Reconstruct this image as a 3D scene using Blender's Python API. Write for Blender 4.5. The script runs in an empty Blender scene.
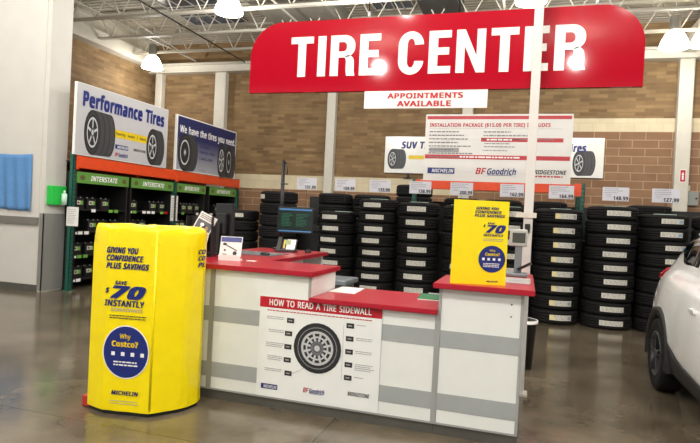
import bpy, bmesh, math, random
from mathutils import Matrix, Vector
random.seed(7)
PI = math.pi
C = bpy.context.scene.collection
SC = bpy.context.scene

# ------------------------------------------------------------------ camera
f_px, yaw, pitch, roll = 569.07, .29817, -.011508, -.050043
fw = Vector((-math.sin(yaw)*math.cos(pitch), math.cos(yaw)*math.cos(pitch), math.sin(pitch)))
rt = Vector((math.cos(yaw), math.sin(yaw), 0))
dn = fw.cross(rt)
r2 = rt*math.cos(roll) + dn*math.sin(roll)
d2 = -rt*math.sin(roll) + dn*math.cos(roll)
cam = bpy.data.objects.new('camera', bpy.data.cameras.new('camera'))
C.objects.link(cam)
m3 = Matrix((r2, -d2, -fw)).transposed()
cam.matrix_world = Matrix.Translation((0, 0, 1.55)) @ m3.to_4x4()
cam.data.sensor_width = 36; cam.data.lens = 36*f_px/700
cam.data.clip_start = .05; cam.data.clip_end = 200
SC.camera = cam

# ------------------------------------------------------------------ light
w = bpy.data.worlds.new('world'); SC.world = w; w.use_nodes = True
w.node_tree.nodes['Background'].inputs[0].default_value = (1, .97, .92, 1)
w.node_tree.nodes['Background'].inputs[1].default_value = .75
SC.view_settings.view_transform = 'Standard'; SC.view_settings.look = 'None'
SC.view_settings.gamma = 1; SC.view_settings.use_curve_mapping = False
SC.view_settings.exposure = -.33
LAMP_W = 300

def hall_light(x, y, z, power, size=.22):
    l = bpy.data.lights.new('hall_lamp_light', 'POINT'); l.shadow_soft_size = size/2
    l.energy = power; l.color = (1, .965, .91)
    o = bpy.data.objects.new('hall_lamp_light', l); o.location = (x, y, z); C.objects.link(o)
    return o
# the rest of the hall's high-bay rows, overhead and behind the photographer
for lx, ly, k in [(-8.2, 4.6, 1), (-4.6, 4.6, 1), (-1.0, 4.2, 1), (2.6, 5.0, 1), (6, 5, 1), (-6.4, 0, 1.5), (-2.4, .2, 1.5), (1.6, 0, 1.5), (-4, -4, 1.5), (1, -4, 1.5), (6, 10, .5)]:
    hall_light(lx, ly, 5.6, LAMP_W*k)

# ------------------------------------------------------------------ materials
def srgb(r, g, b):
    f = lambda c: (c/255/12.92) if c/255 <= .04045 else ((c/255+.055)/1.055)**2.4
    return (f(r), f(g), f(b), 1)
MATS = {}
def mat(name, rgb, rough=.5, metal=0, emit=0, noise=0, nscale=8, bump=0, bscale=30, coat=0, spec=.5):
    if name in MATS: return MATS[name]
    m = bpy.data.materials.new(name); m.use_nodes = True; nt = m.node_tree
    p = nt.nodes['Principled BSDF']; col = srgb(*rgb)
    p.inputs['Base Color'].default_value = col
    p.inputs['Roughness'].default_value = rough; p.inputs['Metallic'].default_value = metal
    p.inputs['Coat Weight'].default_value = coat; p.inputs['Coat Roughness'].default_value = .05
    p.inputs['Specular IOR Level'].default_value = spec
    tc = nt.nodes.new('ShaderNodeTexCoord')
    n = nt.nodes.new('ShaderNodeTexNoise'); n.inputs['Scale'].default_value = nscale; n.inputs['Detail'].default_value = 4
    nt.links.new(tc.outputs['Object'], n.inputs['Vector'])
    mx = nt.nodes.new('ShaderNodeMixRGB'); mx.blend_type = 'MULTIPLY'; mx.inputs[0].default_value = 1
    rp = nt.nodes.new('ShaderNodeMapRange'); k = noise or .03
    rp.inputs[1].default_value = .3; rp.inputs[2].default_value = .7; rp.inputs[3].default_value = 1-k; rp.inputs[4].default_value = 1
    nt.links.new(n.outputs['Fac'], rp.inputs[0]); nt.links.new(rp.outputs[0], mx.inputs[2])
    mx.inputs[1].default_value = col; nt.links.new(mx.outputs[0], p.inputs['Base Color'])
    if emit:
        p.inputs['Emission Color'].default_value = col; p.inputs['Emission Strength'].default_value = emit
    if bump:
        n2 = nt.nodes.new('ShaderNodeTexNoise'); n2.inputs['Scale'].default_value = bscale; n2.inputs['Detail'].default_value = 3
        nt.links.new(tc.outputs['Object'], n2.inputs['Vector'])
        b = nt.nodes.new('ShaderNodeBump'); b.inputs['Strength'].default_value = bump; b.inputs['Distance'].default_value = .02
        nt.links.new(n2.outputs['Fac'], b.inputs['Height']); nt.links.new(b.outputs[0], p.inputs['Normal'])
    MATS[name] = m; return m

def brick_mat(name, c1, c2, mortar, bw, rh, ms, noise=.25, bump=.4):
    m = bpy.data.materials.new(name); m.use_nodes = True; nt = m.node_tree; p = nt.nodes['Principled BSDF']
    tc = nt.nodes.new('ShaderNodeTexCoord'); sp = nt.nodes.new('ShaderNodeSeparateXYZ'); cb = nt.nodes.new('ShaderNodeCombineXYZ')
    ad = nt.nodes.new('ShaderNodeMath'); ad.operation = 'ADD'
    nt.links.new(tc.outputs['Object'], sp.inputs[0]); nt.links.new(sp.outputs[0], ad.inputs[0]); nt.links.new(sp.outputs[1], ad.inputs[1])
    nt.links.new(ad.outputs[0], cb.inputs[0]); nt.links.new(sp.outputs[2], cb.inputs[1])
    b = nt.nodes.new('ShaderNodeTexBrick'); nt.links.new(cb.outputs[0], b.inputs['Vector'])
    b.inputs['Color1'].default_value = srgb(*c1); b.inputs['Color2'].default_value = srgb(*c2); b.inputs['Mortar'].default_value = srgb(*mortar)
    b.inputs['Scale'].default_value = 1; b.inputs['Mortar Size'].default_value = ms; b.inputs['Brick Width'].default_value = bw; b.inputs['Row Height'].default_value = rh
    b.inputs['Mortar Smooth'].default_value = .3
    n = nt.nodes.new('ShaderNodeTexNoise'); n.inputs['Scale'].default_value = 2.2; n.inputs['Detail'].default_value = 6
    nt.links.new(tc.outputs['Object'], n.inputs['Vector'])
    rp = nt.nodes.new('ShaderNodeMapRange'); rp.inputs[1].default_value = .3; rp.inputs[2].default_value = .7; rp.inputs[3].default_value = 1-noise; rp.inputs[4].default_value = 1.05
    nt.links.new(n.outputs['Fac'], rp.inputs[0])
    mx = nt.nodes.new('ShaderNodeMixRGB'); mx.blend_type = 'MULTIPLY'; mx.inputs[0].default_value = 1
    nt.links.new(b.outputs['Color'], mx.inputs[1]); nt.links.new(rp.outputs[0], mx.inputs[2]); nt.links.new(mx.outputs[0], p.inputs['Base Color'])
    p.inputs['Roughness'].default_value = .8
    bp = nt.nodes.new('ShaderNodeBump'); bp.inputs['Strength'].default_value = bump; bp.inputs['Distance'].default_value = .01; bp.invert = True
    nt.links.new(b.outputs['Fac'], bp.inputs['Height']); nt.links.new(bp.outputs[0], p.inputs['Normal'])
    return m

def floor_mat():
    m = bpy.data.materials.new('polished_concrete'); m.use_nodes = True; nt = m.node_tree; p = nt.nodes['Principled BSDF']
    tc = nt.nodes.new('ShaderNodeTexCoord')
    n = nt.nodes.new('ShaderNodeTexNoise'); n.inputs['Scale'].default_value = 1.3; n.inputs['Detail'].default_value = 8; n.inputs['Roughness'].default_value = .62
    nt.links.new(tc.outputs['Object'], n.inputs['Vector'])
    r = nt.nodes.new('ShaderNodeValToRGB'); e = r.color_ramp.elements
    e[0].position = .32; e[0].color = srgb(76, 68, 55); e[1].position = .7; e[1].color = srgb(120, 109, 92)
    nt.links.new(n.outputs['Fac'], r.inputs[0])
    br = nt.nodes.new('ShaderNodeTexBrick'); br.offset = 0; br.inputs['Scale'].default_value = 1; br.inputs['Brick Width'].default_value = 4.2
    br.inputs['Row Height'].default_value = 4.2; br.inputs['Mortar Size'].default_value = .006
    br.inputs['Color1'].default_value = br.inputs['Color2'].default_value = (1, 1, 1, 1); br.inputs['Mortar'].default_value = (.6, .57, .54, 1)
    mp = nt.nodes.new('ShaderNodeMapping'); mp.inputs['Location'].default_value = (1.3, .9, 0)
    nt.links.new(tc.outputs['Object'], mp.inputs[0]); nt.links.new(mp.outputs[0], br.inputs['Vector'])
    mx = nt.nodes.new('ShaderNodeMixRGB'); mx.blend_type = 'MULTIPLY'; mx.inputs[0].default_value = 1
    nt.links.new(r.outputs[0], mx.inputs[1]); nt.links.new(br.outputs['Color'], mx.inputs[2]); nt.links.new(mx.outputs[0], p.inputs['Base Color'])
    n2 = nt.nodes.new('ShaderNodeTexNoise'); n2.inputs['Scale'].default_value = 3; n2.inputs['Detail'].default_value = 5
    nt.links.new(tc.outputs['Object'], n2.inputs['Vector'])
    rr = nt.nodes.new('ShaderNodeMapRange'); rr.inputs[3].default_value = .07; rr.inputs[4].default_value = .22
    nt.links.new(n2.outputs['Fac'], rr.inputs[0]); nt.links.new(rr.outputs[0], p.inputs['Roughness'])
    b = nt.nodes.new('ShaderNodeBump'); b.inputs['Strength'].default_value = .06; b.inputs['Distance'].default_value = .02
    nt.links.new(n2.outputs['Fac'], b.inputs['Height']); nt.links.new(b.outputs[0], p.inputs['Normal'])
    p.inputs['Specular IOR Level'].default_value = .6
    return m

def deck_mat():
    m = bpy.data.materials.new('metal_roof_deck'); m.use_nodes = True; nt = m.node_tree; p = nt.nodes['Principled BSDF']
    tc = nt.nodes.new('ShaderNodeTexCoord'); wv = nt.nodes.new('ShaderNodeTexWave'); wv.bands_direction = 'Y'; wv.inputs['Scale'].default_value = 2.0
    nt.links.new(tc.outputs['Object'], wv.inputs['Vector'])
    b = nt.nodes.new('ShaderNodeBump'); b.inputs['Strength'].default_value = .8; b.inputs['Distance'].default_value = .05
    nt.links.new(wv.outputs['Fac'], b.inputs['Height']); nt.links.new(b.outputs[0], p.inputs['Normal'])
    p.inputs['Base Color'].default_value = srgb(200, 195, 184); p.inputs['Roughness'].default_value = .6
    return m

WHITE = mat('white_laminate', (230, 233, 230), .35)
PAINT = mat('white_wall_paint', (208, 205, 199), .55, noise=.05, nscale=3)
STEELW = mat('white_painted_steel', (206, 202, 190), .5, noise=.06)
RED = mat('red_laminate', (170, 18, 42), .3, noise=.05)
SIGNRED = mat('red_sign_gloss', (164, 2, 30), .06, bump=.02, bscale=2.5, spec=.35)
SIGNWHITE = mat('white_sign_gloss', (236, 236, 232), .16)
INKRED = mat('red_print', (182, 18, 38), .4)
INKBLUE = mat('blue_print', (20, 38, 116), .4)
INKNAVY = mat('navy_print', (26, 36, 96), .4)
INKDARK = mat('dark_print', (40, 40, 44), .5)
INKGREY = mat('grey_print', (150, 150, 152), .5)
INKYEL = mat('yellow_print', (226, 196, 20), .45)
INKWHITE = mat('white_print', (242, 242, 242), .4)
SILVER = mat('silver_print', (196, 198, 202), .45)
SILVERD = mat('dark_silver_print', (92, 94, 100), .45)
TYREINK = mat('tire_print', (34, 35, 38), .45)
TYREINK2 = mat('tire_tread_print', (62, 64, 68), .45)
STRIPE = mat('grey_metal_stripe', (166, 171, 172), .42, .1, noise=.08)
ALU = mat('aluminium_trim', (168, 170, 170), .4, .3)
KICK = mat('grey_kick_plate', (92, 90, 84), .4, .2, noise=.15)
YEL = mat('yellow_plastic_wrap', (250, 226, 2), .24, bump=.55, bscale=3.2, noise=.04)
YELCARD = mat('yellow_card', (248, 224, 10), .4)
RUBBER = mat('tire_rubber', (17, 17, 18), .75, spec=.3, noise=.3, nscale=20, bump=.25, bscale=60)
STICK = mat('white_sticker_paper', (214, 212, 200), .5, noise=.08, nscale=40)
GREENP = mat('green_rack_paint', (28, 92, 78), .5, noise=.15)
ORANGE = mat('orange_rack_paint', (226, 72, 22), .45, noise=.12)
BLACK = mat('black_plastic', (24, 24, 26), .4)
BLACKM = mat('black_metal', (20, 20, 21), .5)
HEADER = mat('green_header', (92, 146, 62), .4)
BATLAB = mat('green_label', (110, 170, 70), .5)
DARKGREY = mat('dark_grey_plastic', (58, 60, 64), .45)
GREYPL = mat('grey_plastic', (112, 120, 126), .45)
CLOTH = mat('blue_cloth', (92, 142, 196), .85, noise=.12, nscale=30)
GREENBOX = mat('bright_green_plastic', (34, 190, 70), .4)
CLEAR = mat('clear_bottle_plastic', (190, 220, 205), .2)
PAPER = mat('white_paper', (232, 230, 226), .6)
CARWHITE = mat('white_car_paint', (236, 236, 234), .22, coat=.8)
CARBLACK = mat('black_cladding', (26, 26, 28), .55)
GLASS = mat('dark_glass', (14, 16, 18), .06, coat=.5)
RIM = mat('alloy_rim', (150, 152, 156), .3, .8)
LENS = mat('red_lens', (196, 20, 34), .15)
SCREEN = mat('screen_dark_green', (16, 36, 34), .3, emit=.2)
SCREENBAR = mat('screen_blue_bar', (70, 120, 170), .3, emit=.3)
LAMP = mat('lamp_bowl', (255, 246, 226), .4, emit=10)
GALV = mat('galvanised_duct', (150, 148, 140), .55, .2, noise=.1)
SKYL = mat('skylight_dark_glass', (40, 62, 92), .2)
FLOOR = floor_mat(); DECK = deck_mat()
BRICK = brick_mat('narrow_tan_brick', (150, 122, 84), (116, 90, 58), (128, 106, 76), .40, .085, .008, .25)
BLOCK = brick_mat('tan_block', (146, 112, 84), (134, 100, 74), (170, 144, 116), .55, .19, .012, .15)
BAND = brick_mat('pale_block', (214, 202, 172), (206, 194, 164), (196, 184, 156), .3, .40, .006, .08)

# ------------------------------------------------------------------ builders
class B:
    def __init__(s): s.bm = bmesh.new(); s.mats = []; s.mi = 0; s.xf = Matrix.Identity(4)
    def m(s, mt):
        if mt not in s.mats: s.mats.append(mt)
        s.mi = s.mats.index(mt); return s
    def v(s, *p): return s.bm.verts.new(s.xf @ Vector(p))
    def face(s, vs, smooth=False):
        try: fc = s.bm.faces.new(vs)
        except ValueError: return None
        fc.material_index = s.mi; fc.smooth = smooth; return fc
    def box(s, x0, x1, y0, y1, z0, z1):
        a = [s.v(x, y, z) for z in (z0, z1) for y in (y0, y1) for x in (x0, x1)]
        for q in ((0, 2, 3, 1), (4, 5, 7, 6), (0, 1, 5, 4), (2, 6, 7, 3), (0, 4, 6, 2), (1, 3, 7, 5)): s.face([a[i] for i in q])
        return s
    def bbox(s, x0, x1, y0, y1, z0, z1, r=.004, seg=2):
        n0 = len(s.bm.edges); ov = set(s.bm.verts)
        s.box(x0, x1, y0, y1, z0, z1); s.bm.verts.ensure_lookup_table()
        es = [e for e in s.bm.edges if e.verts[0] not in ov]
        bmesh.ops.bevel(s.bm, geom=es, offset=r, segments=seg, affect='EDGES', profile=.5, material=-1)
        return s
    def tube(s, p0, p1, r0, r1=None, n=10, cap=True, smooth=True):
        r1 = r0 if r1 is None else r1
        p0, p1 = Vector(p0), Vector(p1); d = (p1-p0).normalized()
        a = d.orthogonal().normalized(); b = d.cross(a)
        R0 = [s.v(*(p0+(a*math.cos(2*PI*i/n)+b*math.sin(2*PI*i/n))*r0)) for i in range(n)]
        R1 = [s.v(*(p1+(a*math.cos(2*PI*i/n)+b*math.sin(2*PI*i/n))*r1)) for i in range(n)]
        for i in range(n): s.face([R0[i], R0[(i+1) % n], R1[(i+1) % n], R1[i]], smooth)
        if cap: s.face(R0[::-1]); s.face(R1)
        return s
    def bar(s, p0, p1, w, h):
        p0, p1 = Vector(p0), Vector(p1); d = (p1-p0).normalized()
        up = Vector((0, 0, 1)) if abs(d.z) < .95 else Vector((0, 1, 0))
        a = d.cross(up).normalized()*w/2; b = a.cross(d).normalized()*h/2
        R = [[s.v(*(p+a*i+b*j)) for i, j in ((-1, -1), (1, -1), (1, 1), (-1, 1))] for p in (p0, p1)]
        for i in range(4): s.face([R[0][i], R[0][(i+1) % 4], R[1][(i+1) % 4], R[1][i]])
        s.face(R[0][::-1]); s.face(R[1]); return s
    def lathe(s, prof, n=32, smooth=True, axis='z', c=(0, 0, 0), mats=None):
        rings = []
        for r, z in prof:
            ring = []
            for i in range(n):
                a = 2*PI*i/n; p = {'z': (r*math.cos(a), r*math.sin(a), z), 'x': (z, r*math.cos(a), r*math.sin(a)), 'y': (r*math.cos(a), z, r*math.sin(a))}[axis]
                ring.append(s.v(p[0]+c[0], p[1]+c[1], p[2]+c[2]))
            rings.append(ring)
        for k in range(len(rings)-1):
            for i in range(n): s.face([rings[k][i], rings[k][(i+1) % n], rings[k+1][(i+1) % n], rings[k+1][i]], smooth)
        return rings
    def prism(s, pts, z0, z1):
        a = [s.v(x, y, z0) for x, y in pts]; b = [s.v(x, y, z1) for x, y in pts]; n = len(pts)
        for i in range(n): s.face([a[i], a[(i+1) % n], b[(i+1) % n], b[i]])
        s.face(a[::-1]); s.face(b); return s
    def prism_y(s, pts, y0, y1):     # outline in x,z
        a = [s.v(x, y0, z) for x, z in pts]; b = [s.v(x, y1, z) for x, z in pts]; n = len(pts)
        for i in range(n): s.face([a[(i+1) % n], a[i], b[i], b[(i+1) % n]])
        s.face(a); s.face(b[::-1]); return s
    # flat print in the x,z plane at depth y, facing -y
    def rect(s, x0, z0, x1, z1, y=-.002): s.face([s.v(x0, y, z0), s.v(x1, y, z0), s.v(x1, y, z1), s.v(x0, y, z1)]); return s
    def poly(s, pts, y=-.002): s.face([s.v(x, y, z) for x, z in pts]); return s
    def disc(s, cx, cz, rx, rz, y=-.002, n=28): return s.poly([(cx+rx*math.cos(2*PI*i/n), cz+rz*math.sin(2*PI*i/n)) for i in range(n)], y)
    def ring(s, cx, cz, rx, rz, k, y=-.002, n=28):
        o = [s.v(cx+rx*math.cos(2*PI*i/n), y, cz+rz*math.sin(2*PI*i/n)) for i in range(n)]
        q = [s.v(cx+k*rx*math.cos(2*PI*i/n), y, cz+k*rz*math.sin(2*PI*i/n)) for i in range(n)]
        for i in range(n): s.face([o[i], o[(i+1) % n], q[(i+1) % n], q[i]])
        return s
    def text(s, string, x0, z0, x1, z1, y=-.004, bold=.02, shear=0, res=3):
        for verts, faces in [text_geo(string, bold, shear, res)]:
            xs = [p[0] for p in verts]; zs = [p[1] for p in verts]
            a0, a1, b0, b1 = min(xs), max(xs), min(zs), max(zs)
            sx = (x1-x0)/(a1-a0); sz = (z1-z0)/(b1-b0)
            vs = [s.v(x0+(p[0]-a0)*sx, y-.0003*p[2], z0+(p[1]-b0)*sz) for p in verts]
            for fc in faces: s.face([vs[i] for i in fc])
        return s
    def lines(s, x0, x1, ztop, n, dz, h, y=-.003, jit=.35):      # rows of small illegible print
        for k in range(n):
            x = x0; z = ztop-k*dz; xe = x1-random.random()*jit*(x1-x0)
            while x < xe:
                l = random.uniform(1.2, 4.5)*h; s.rect(x, z-h, min(x+l, xe), z, y); x += l+h*.6
        return s
    def mesh(s, name):
        me = bpy.data.meshes.new(name); s.bm.normal_update(); s.bm.to_mesh(me); s.bm.free()
        for m in s.mats: me.materials.append(m)
        return me
    def build(s, name, parent=None, label=None):
        o = bpy.data.objects.new(name, s.mesh(name)); C.objects.link(o)
        if parent: o.parent = parent
        if label: o['label'] = label
        return o
GLYPHS = {
    '!': (18.1, '9,-1 7.5,-0.5 6,0 5,1.5 5,3.5 5,5.5 6,7 7.5,8 9,8 10.5,8 12,7 13,5.5 13,3.5 13,1.5 12,0 10.5,-0.5 7,13.5 5.5,48 12.5,48 11,13.5', '16,18,17 16,19,18 7,9,8 6,9,7 6,10,9 5,10,6 5,11,10 5,12,11 4,12,5 3,12,4 3,13,12 2,13,3 2,14,13 1,14,2 1,15,14 0,15,1'),
    '$': (38.4, '17,-4 17,3.5 13.5,3.5 10,4 6.5,4.5 4,5.5 4,11 7,10 10,9.5 13.5,8.5 17,8.5 17,22 11,24 7.5,26.5 5,30 4,34 5,38.5 7.5,42 11.5,44 17,45 17,51 21.5,51 21.5,45 24.5,45 28,44.5 30.5,43.5 33,42.5 31.5,37.5 29,38.5 26.5,39 24,39.5 21.5,40 21.5,26.5 25.5,25 28.5,24 31.5,22 33,20 34.5,18 34.5,15 34,10.5 31,7 27,5 21.5,3.5 21.5,-4 17,28 17,40 14,39.5 11.5,38 10.5,36.5 10,34.5 10.5,32 11.5,30.5 13.5,29 21.5,9 24.5,9.5 27,10.5 28.5,12.5 29,14.5 28.5,16.5 27.5,18 25,19.5 21.5,20.5', '19,21,20 19,22,21 19,23,22 18,23,19 18,24,23 18,25,24 17,25,18 17,26,25 17,30,26 30,29,26 29,28,26 28,27,26 16,45,17 45,31,17 31,30,17 45,32,31 16,46,45 44,32,45 16,47,46 15,47,16 15,48,47 15,49,48 15,50,49 14,50,15 14,51,50 14,52,51 13,52,14 13,44,52 13,32,44 12,32,13 12,33,32 12,34,33 11,34,12 11,35,34 11,36,35 10,61,11 61,36,11 10,53,61 60,36,61 60,37,36 59,37,60 58,37,59 58,38,37 57,38,58 57,39,38 56,39,57 55,39,56 5,7,6 54,39,55 54,40,39 5,8,7 53,40,54 5,9,8 10,40,53 5,10,9 5,40,10 5,41,40 4,41,5 4,42,41 3,42,4 2,42,3 2,1,42 1,43,42 0,43,1'),
    '&': (49.2, '18.5,-0.5 12.5,0 7.5,3 4.5,7 3.5,12.5 4.5,17 6.5,21 9.5,24 14,26.5 12,29 10,32 8.5,35 8,38 9,42.5 11.5,46 15.5,48 20.5,48.5 25,48 29,46 31.5,42.5 32,38.5 31.5,34.5 29.5,31 26,28.5 22.5,26 35.5,13.5 37,15.5 38,18 39.5,21 40,24 46,24 45,20 43.5,16 41.5,12.5 39,9.5 49,0 41,0 35,5.5 32,3 28,1 24,0 19,29.5 22,31.5 24.5,33.5 26,36 26,38.5 26,40.5 24.5,42.5 22.5,43.5 20,44 17.5,43.5 15.5,42.5 14.5,40.5 14,38.5 14,36 15,34 16.5,31.5 19,4.5 23,5 26.5,6 29,7.5 31.5,9.5 17.5,23 14,20.5 12,18.5 10.5,16 9.5,12.5 10.5,9.5 12,7 15,5', '15,17,16 15,18,17 14,18,15 14,19,18 13,49,14 49,19,14 13,50,49 48,19,49 13,51,50 47,19,48 47,20,19 12,51,13 12,52,51 46,20,47 12,53,52 45,20,46 44,20,45 44,21,20 12,54,53 11,54,12 11,55,54 43,21,44 10,55,11 43,22,21 10,56,55 42,22,43 9,56,10 9,41,56 41,22,42 41,23,22 9,23,41 8,23,9 8,24,23 7,24,8 7,62,24 62,25,24 28,30,29 28,31,30 6,62,7 6,63,62 61,25,62 27,31,28 5,63,6 5,64,63 27,32,31 5,65,64 26,32,27 4,65,5 26,33,32 4,66,65 25,33,26 61,33,25 4,67,66 61,34,33 3,67,4 61,35,34 3,68,67 60,37,61 37,35,61 59,37,60 2,68,3 2,69,68 58,37,59 58,38,37 36,35,37 2,57,69 57,38,58 2,38,57 2,39,38 1,39,2 1,40,39 0,40,1'),
    '(': (20.1, '12.5,-10.5 8,-4.5 5,3 3.5,10.5 2.5,18.5 3.5,26.5 5,34 8,41.5 12.5,48 18,48 14,41.5 11,34 9.5,26.5 8.5,18.5 9.5,11 11,3 14,-4 18,-10.5', '7,9,8 7,10,9 6,10,7 6,11,10 5,11,6 5,12,11 4,12,5 4,13,12 4,14,13 3,14,4 3,15,14 2,15,3 2,16,15 1,16,2 1,17,16 0,17,1'),
    ')': (20.1, '2,-10.5 6,-4 9,3 11,11 11.5,18.5 11,26.5 9,34 6,41.5 2,48 7.5,48 12,41.5 15,34 17,26.5 17.5,18.5 17,10.5 15,3 12,-4.5 7.5,-10.5', '7,9,8 7,10,9 7,11,10 6,11,7 6,12,11 5,12,6 5,13,12 4,13,5 3,13,4 3,14,13 2,14,3 2,15,14 1,15,2 1,16,15 0,16,1 0,17,16'),
    '.': (18.0, '9,-1 7.5,-0.5 6,0 5,1.5 5,3.5 5,5.5 6,7 7.5,8 9,8 10.5,8 12,7 13,5.5 13,3.5 13,1.5 12,0 10.5,-0.5', '7,9,8 6,9,7 6,10,9 5,10,6 5,11,10 5,12,11 4,12,5 3,12,4 3,13,12 2,13,3 2,14,13 1,14,2 1,15,14 0,15,1'),
    '0': (38.4, '19,-0.5 12,1 7,6 4.5,13.5 3.5,24 3.5,31.5 5,37.5 7,42 10,46 14,48 19,48.5 26,47 31,42 34,34.5 35,24 34.5,17 33.5,11 31.5,6 28.5,2.5 24.5,0 19,4.5 23.5,5.5 27,9 28.5,15.5 29,24 28.5,32.5 27,39 23.5,42.5 19,43.5 14.5,42.5 11.5,39 10,32.5 9,24 10,15.5 11.5,9.5 14.5,5.5', '9,11,10 8,11,9 8,12,11 7,28,8 28,12,8 7,29,28 27,12,28 7,30,29 26,12,27 26,13,12 6,30,7 6,31,30 25,13,26 5,31,6 25,14,13 5,32,31 24,14,25 4,32,5 3,32,4 3,33,32 23,14,24 23,15,14 23,16,15 3,34,33 22,16,23 2,34,3 22,17,16 2,35,34 21,17,22 21,18,17 1,35,2 1,20,35 20,18,21 1,18,20 1,19,18 0,19,1'),
    '1': (38.4, '18,0 18,33.5 18,36 18,38 18,40 18.5,42 17.5,41 16.5,40 15.5,39 14,38 9,34 6,38 19,48 24,48 24,0', '11,13,12 11,5,13 5,14,13 11,6,5 4,14,5 11,7,6 11,8,7 3,14,4 11,9,8 2,14,3 11,10,9 1,14,2 0,14,1'),
    '2': (38.4, '3,0 3,5 16,17.5 19,21 22,24 24,27 25.5,29.5 26.5,32.5 27,35.5 26.5,39 24.5,41.5 22,43 18.5,43.5 15,43.5 12.5,42.5 9.5,41 7,39 4,43 7,45 10,47 14,48 18.5,48.5 24.5,48 29,45 32,41 33,36 32.5,32 31.5,29 29.5,25.5 27,22.5 24,19 20.5,15.5 10.5,5.5 35,5.5 35,0', '20,22,21 19,22,20 19,23,22 18,23,19 18,12,23 12,11,23 11,24,23 17,12,18 17,13,12 17,14,13 10,24,11 16,15,17 15,14,17 9,24,10 9,25,24 8,25,9 8,26,25 7,26,8 6,26,7 6,27,26 5,27,6 5,28,27 4,28,5 4,29,28 3,29,4 3,30,29 2,30,3 2,31,30 1,31,2 1,32,31 1,33,32 1,34,33 0,34,1'),
    '3': (38.4, '16,-0.5 12.5,-0.5 9,0 6,0.5 3,2 3,7.5 6,6 9.5,5 13,4.5 16.5,4.5 22,5 25.5,7 27.5,10 28.5,14 27.5,17.5 25,20 20.5,21.5 15,22 10.5,22 10.5,27.5 15,27.5 20,28 24,30 26.5,32.5 27,36.5 26.5,39.5 24.5,41.5 22,43 18.5,43.5 14.5,43.5 11.5,42.5 9,41 6,39.5 3.5,43.5 6,45.5 9.5,47 13.5,48.5 18.5,48.5 25,48 29.5,45.5 32,41.5 33,36.5 32.5,32.5 30.5,29 27.5,26.5 23,25.5 23,25 28,23.5 32,21.5 34,18 34.5,13.5 34,9.5 32.5,6 30,3.5 26.5,1 22,0', '36,38,37 35,38,36 35,39,38 34,39,35 33,39,34 33,28,39 28,27,39 27,40,39 32,31,33 31,30,33 30,29,33 29,28,33 26,40,27 25,40,26 25,41,40 24,41,25 24,42,41 23,42,24 22,42,23 22,43,42 21,43,22 21,44,43 20,44,21 18,20,19 18,44,20 18,45,44 18,46,45 18,47,46 18,17,47 17,48,47 16,48,17 15,48,16 15,49,48 14,49,15 14,50,49 13,50,14 12,50,13 12,51,50 11,51,12 11,52,51 4,6,5 10,52,11 10,53,52 4,7,6 4,8,7 9,53,10 4,9,8 4,53,9 4,54,53 3,54,4 3,55,54 2,55,3 1,55,2 1,0,55'),
    '4': (38.4, '24.5,0 24.5,11 1.5,11 1.5,16 24,48 30,48 30,16 37,16 37,11 30,11 30,0 7,16 24.5,16 24.5,31.5 24.5,34.5 24.5,37 24.5,39.5 24.5,42 24,40.5 23,39 22.5,38 21.5,36.5', '3,17,4 17,5,4 17,6,5 3,18,17 16,6,17 3,19,18 15,6,16 3,20,19 3,21,20 14,6,15 3,11,21 13,6,14 12,6,13 3,12,11 3,6,12 3,7,6 3,8,7 2,8,3 1,8,2 0,9,1 9,8,1 0,10,9'),
    '5': (38.4, '16.5,-0.5 13,-0.5 9.5,0 6.5,1 4,2 4,7.5 7,6 10,5 13.5,4.5 16.5,4.5 21.5,5 25.5,7 27.5,10 28.5,14.5 28,19 25.5,22 22,24 16.5,24.5 14.5,24.5 12,24 10,24 8.5,23.5 5.5,25.5 7,48 31,48 31,42.5 12,42.5 11,28.5 12.5,29 14,29 16,29.5 18.5,29.5 25,28.5 30,25.5 33.5,21.5 34.5,15.5 33.5,8.5 30,3.5 24,0.5', '22,26,23 26,24,23 26,25,24 22,27,26 30,32,31 29,32,30 28,32,29 27,32,28 22,32,27 22,33,32 22,17,33 17,16,33 16,34,33 21,20,22 20,19,22 19,18,22 18,17,22 15,34,16 14,34,15 14,35,34 13,35,14 13,36,35 12,36,13 11,36,12 11,37,36 4,6,5 10,37,11 4,7,6 4,8,7 9,37,10 4,9,8 4,37,9 4,38,37 3,38,4 2,38,3 2,0,38 1,0,2'),
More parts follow.
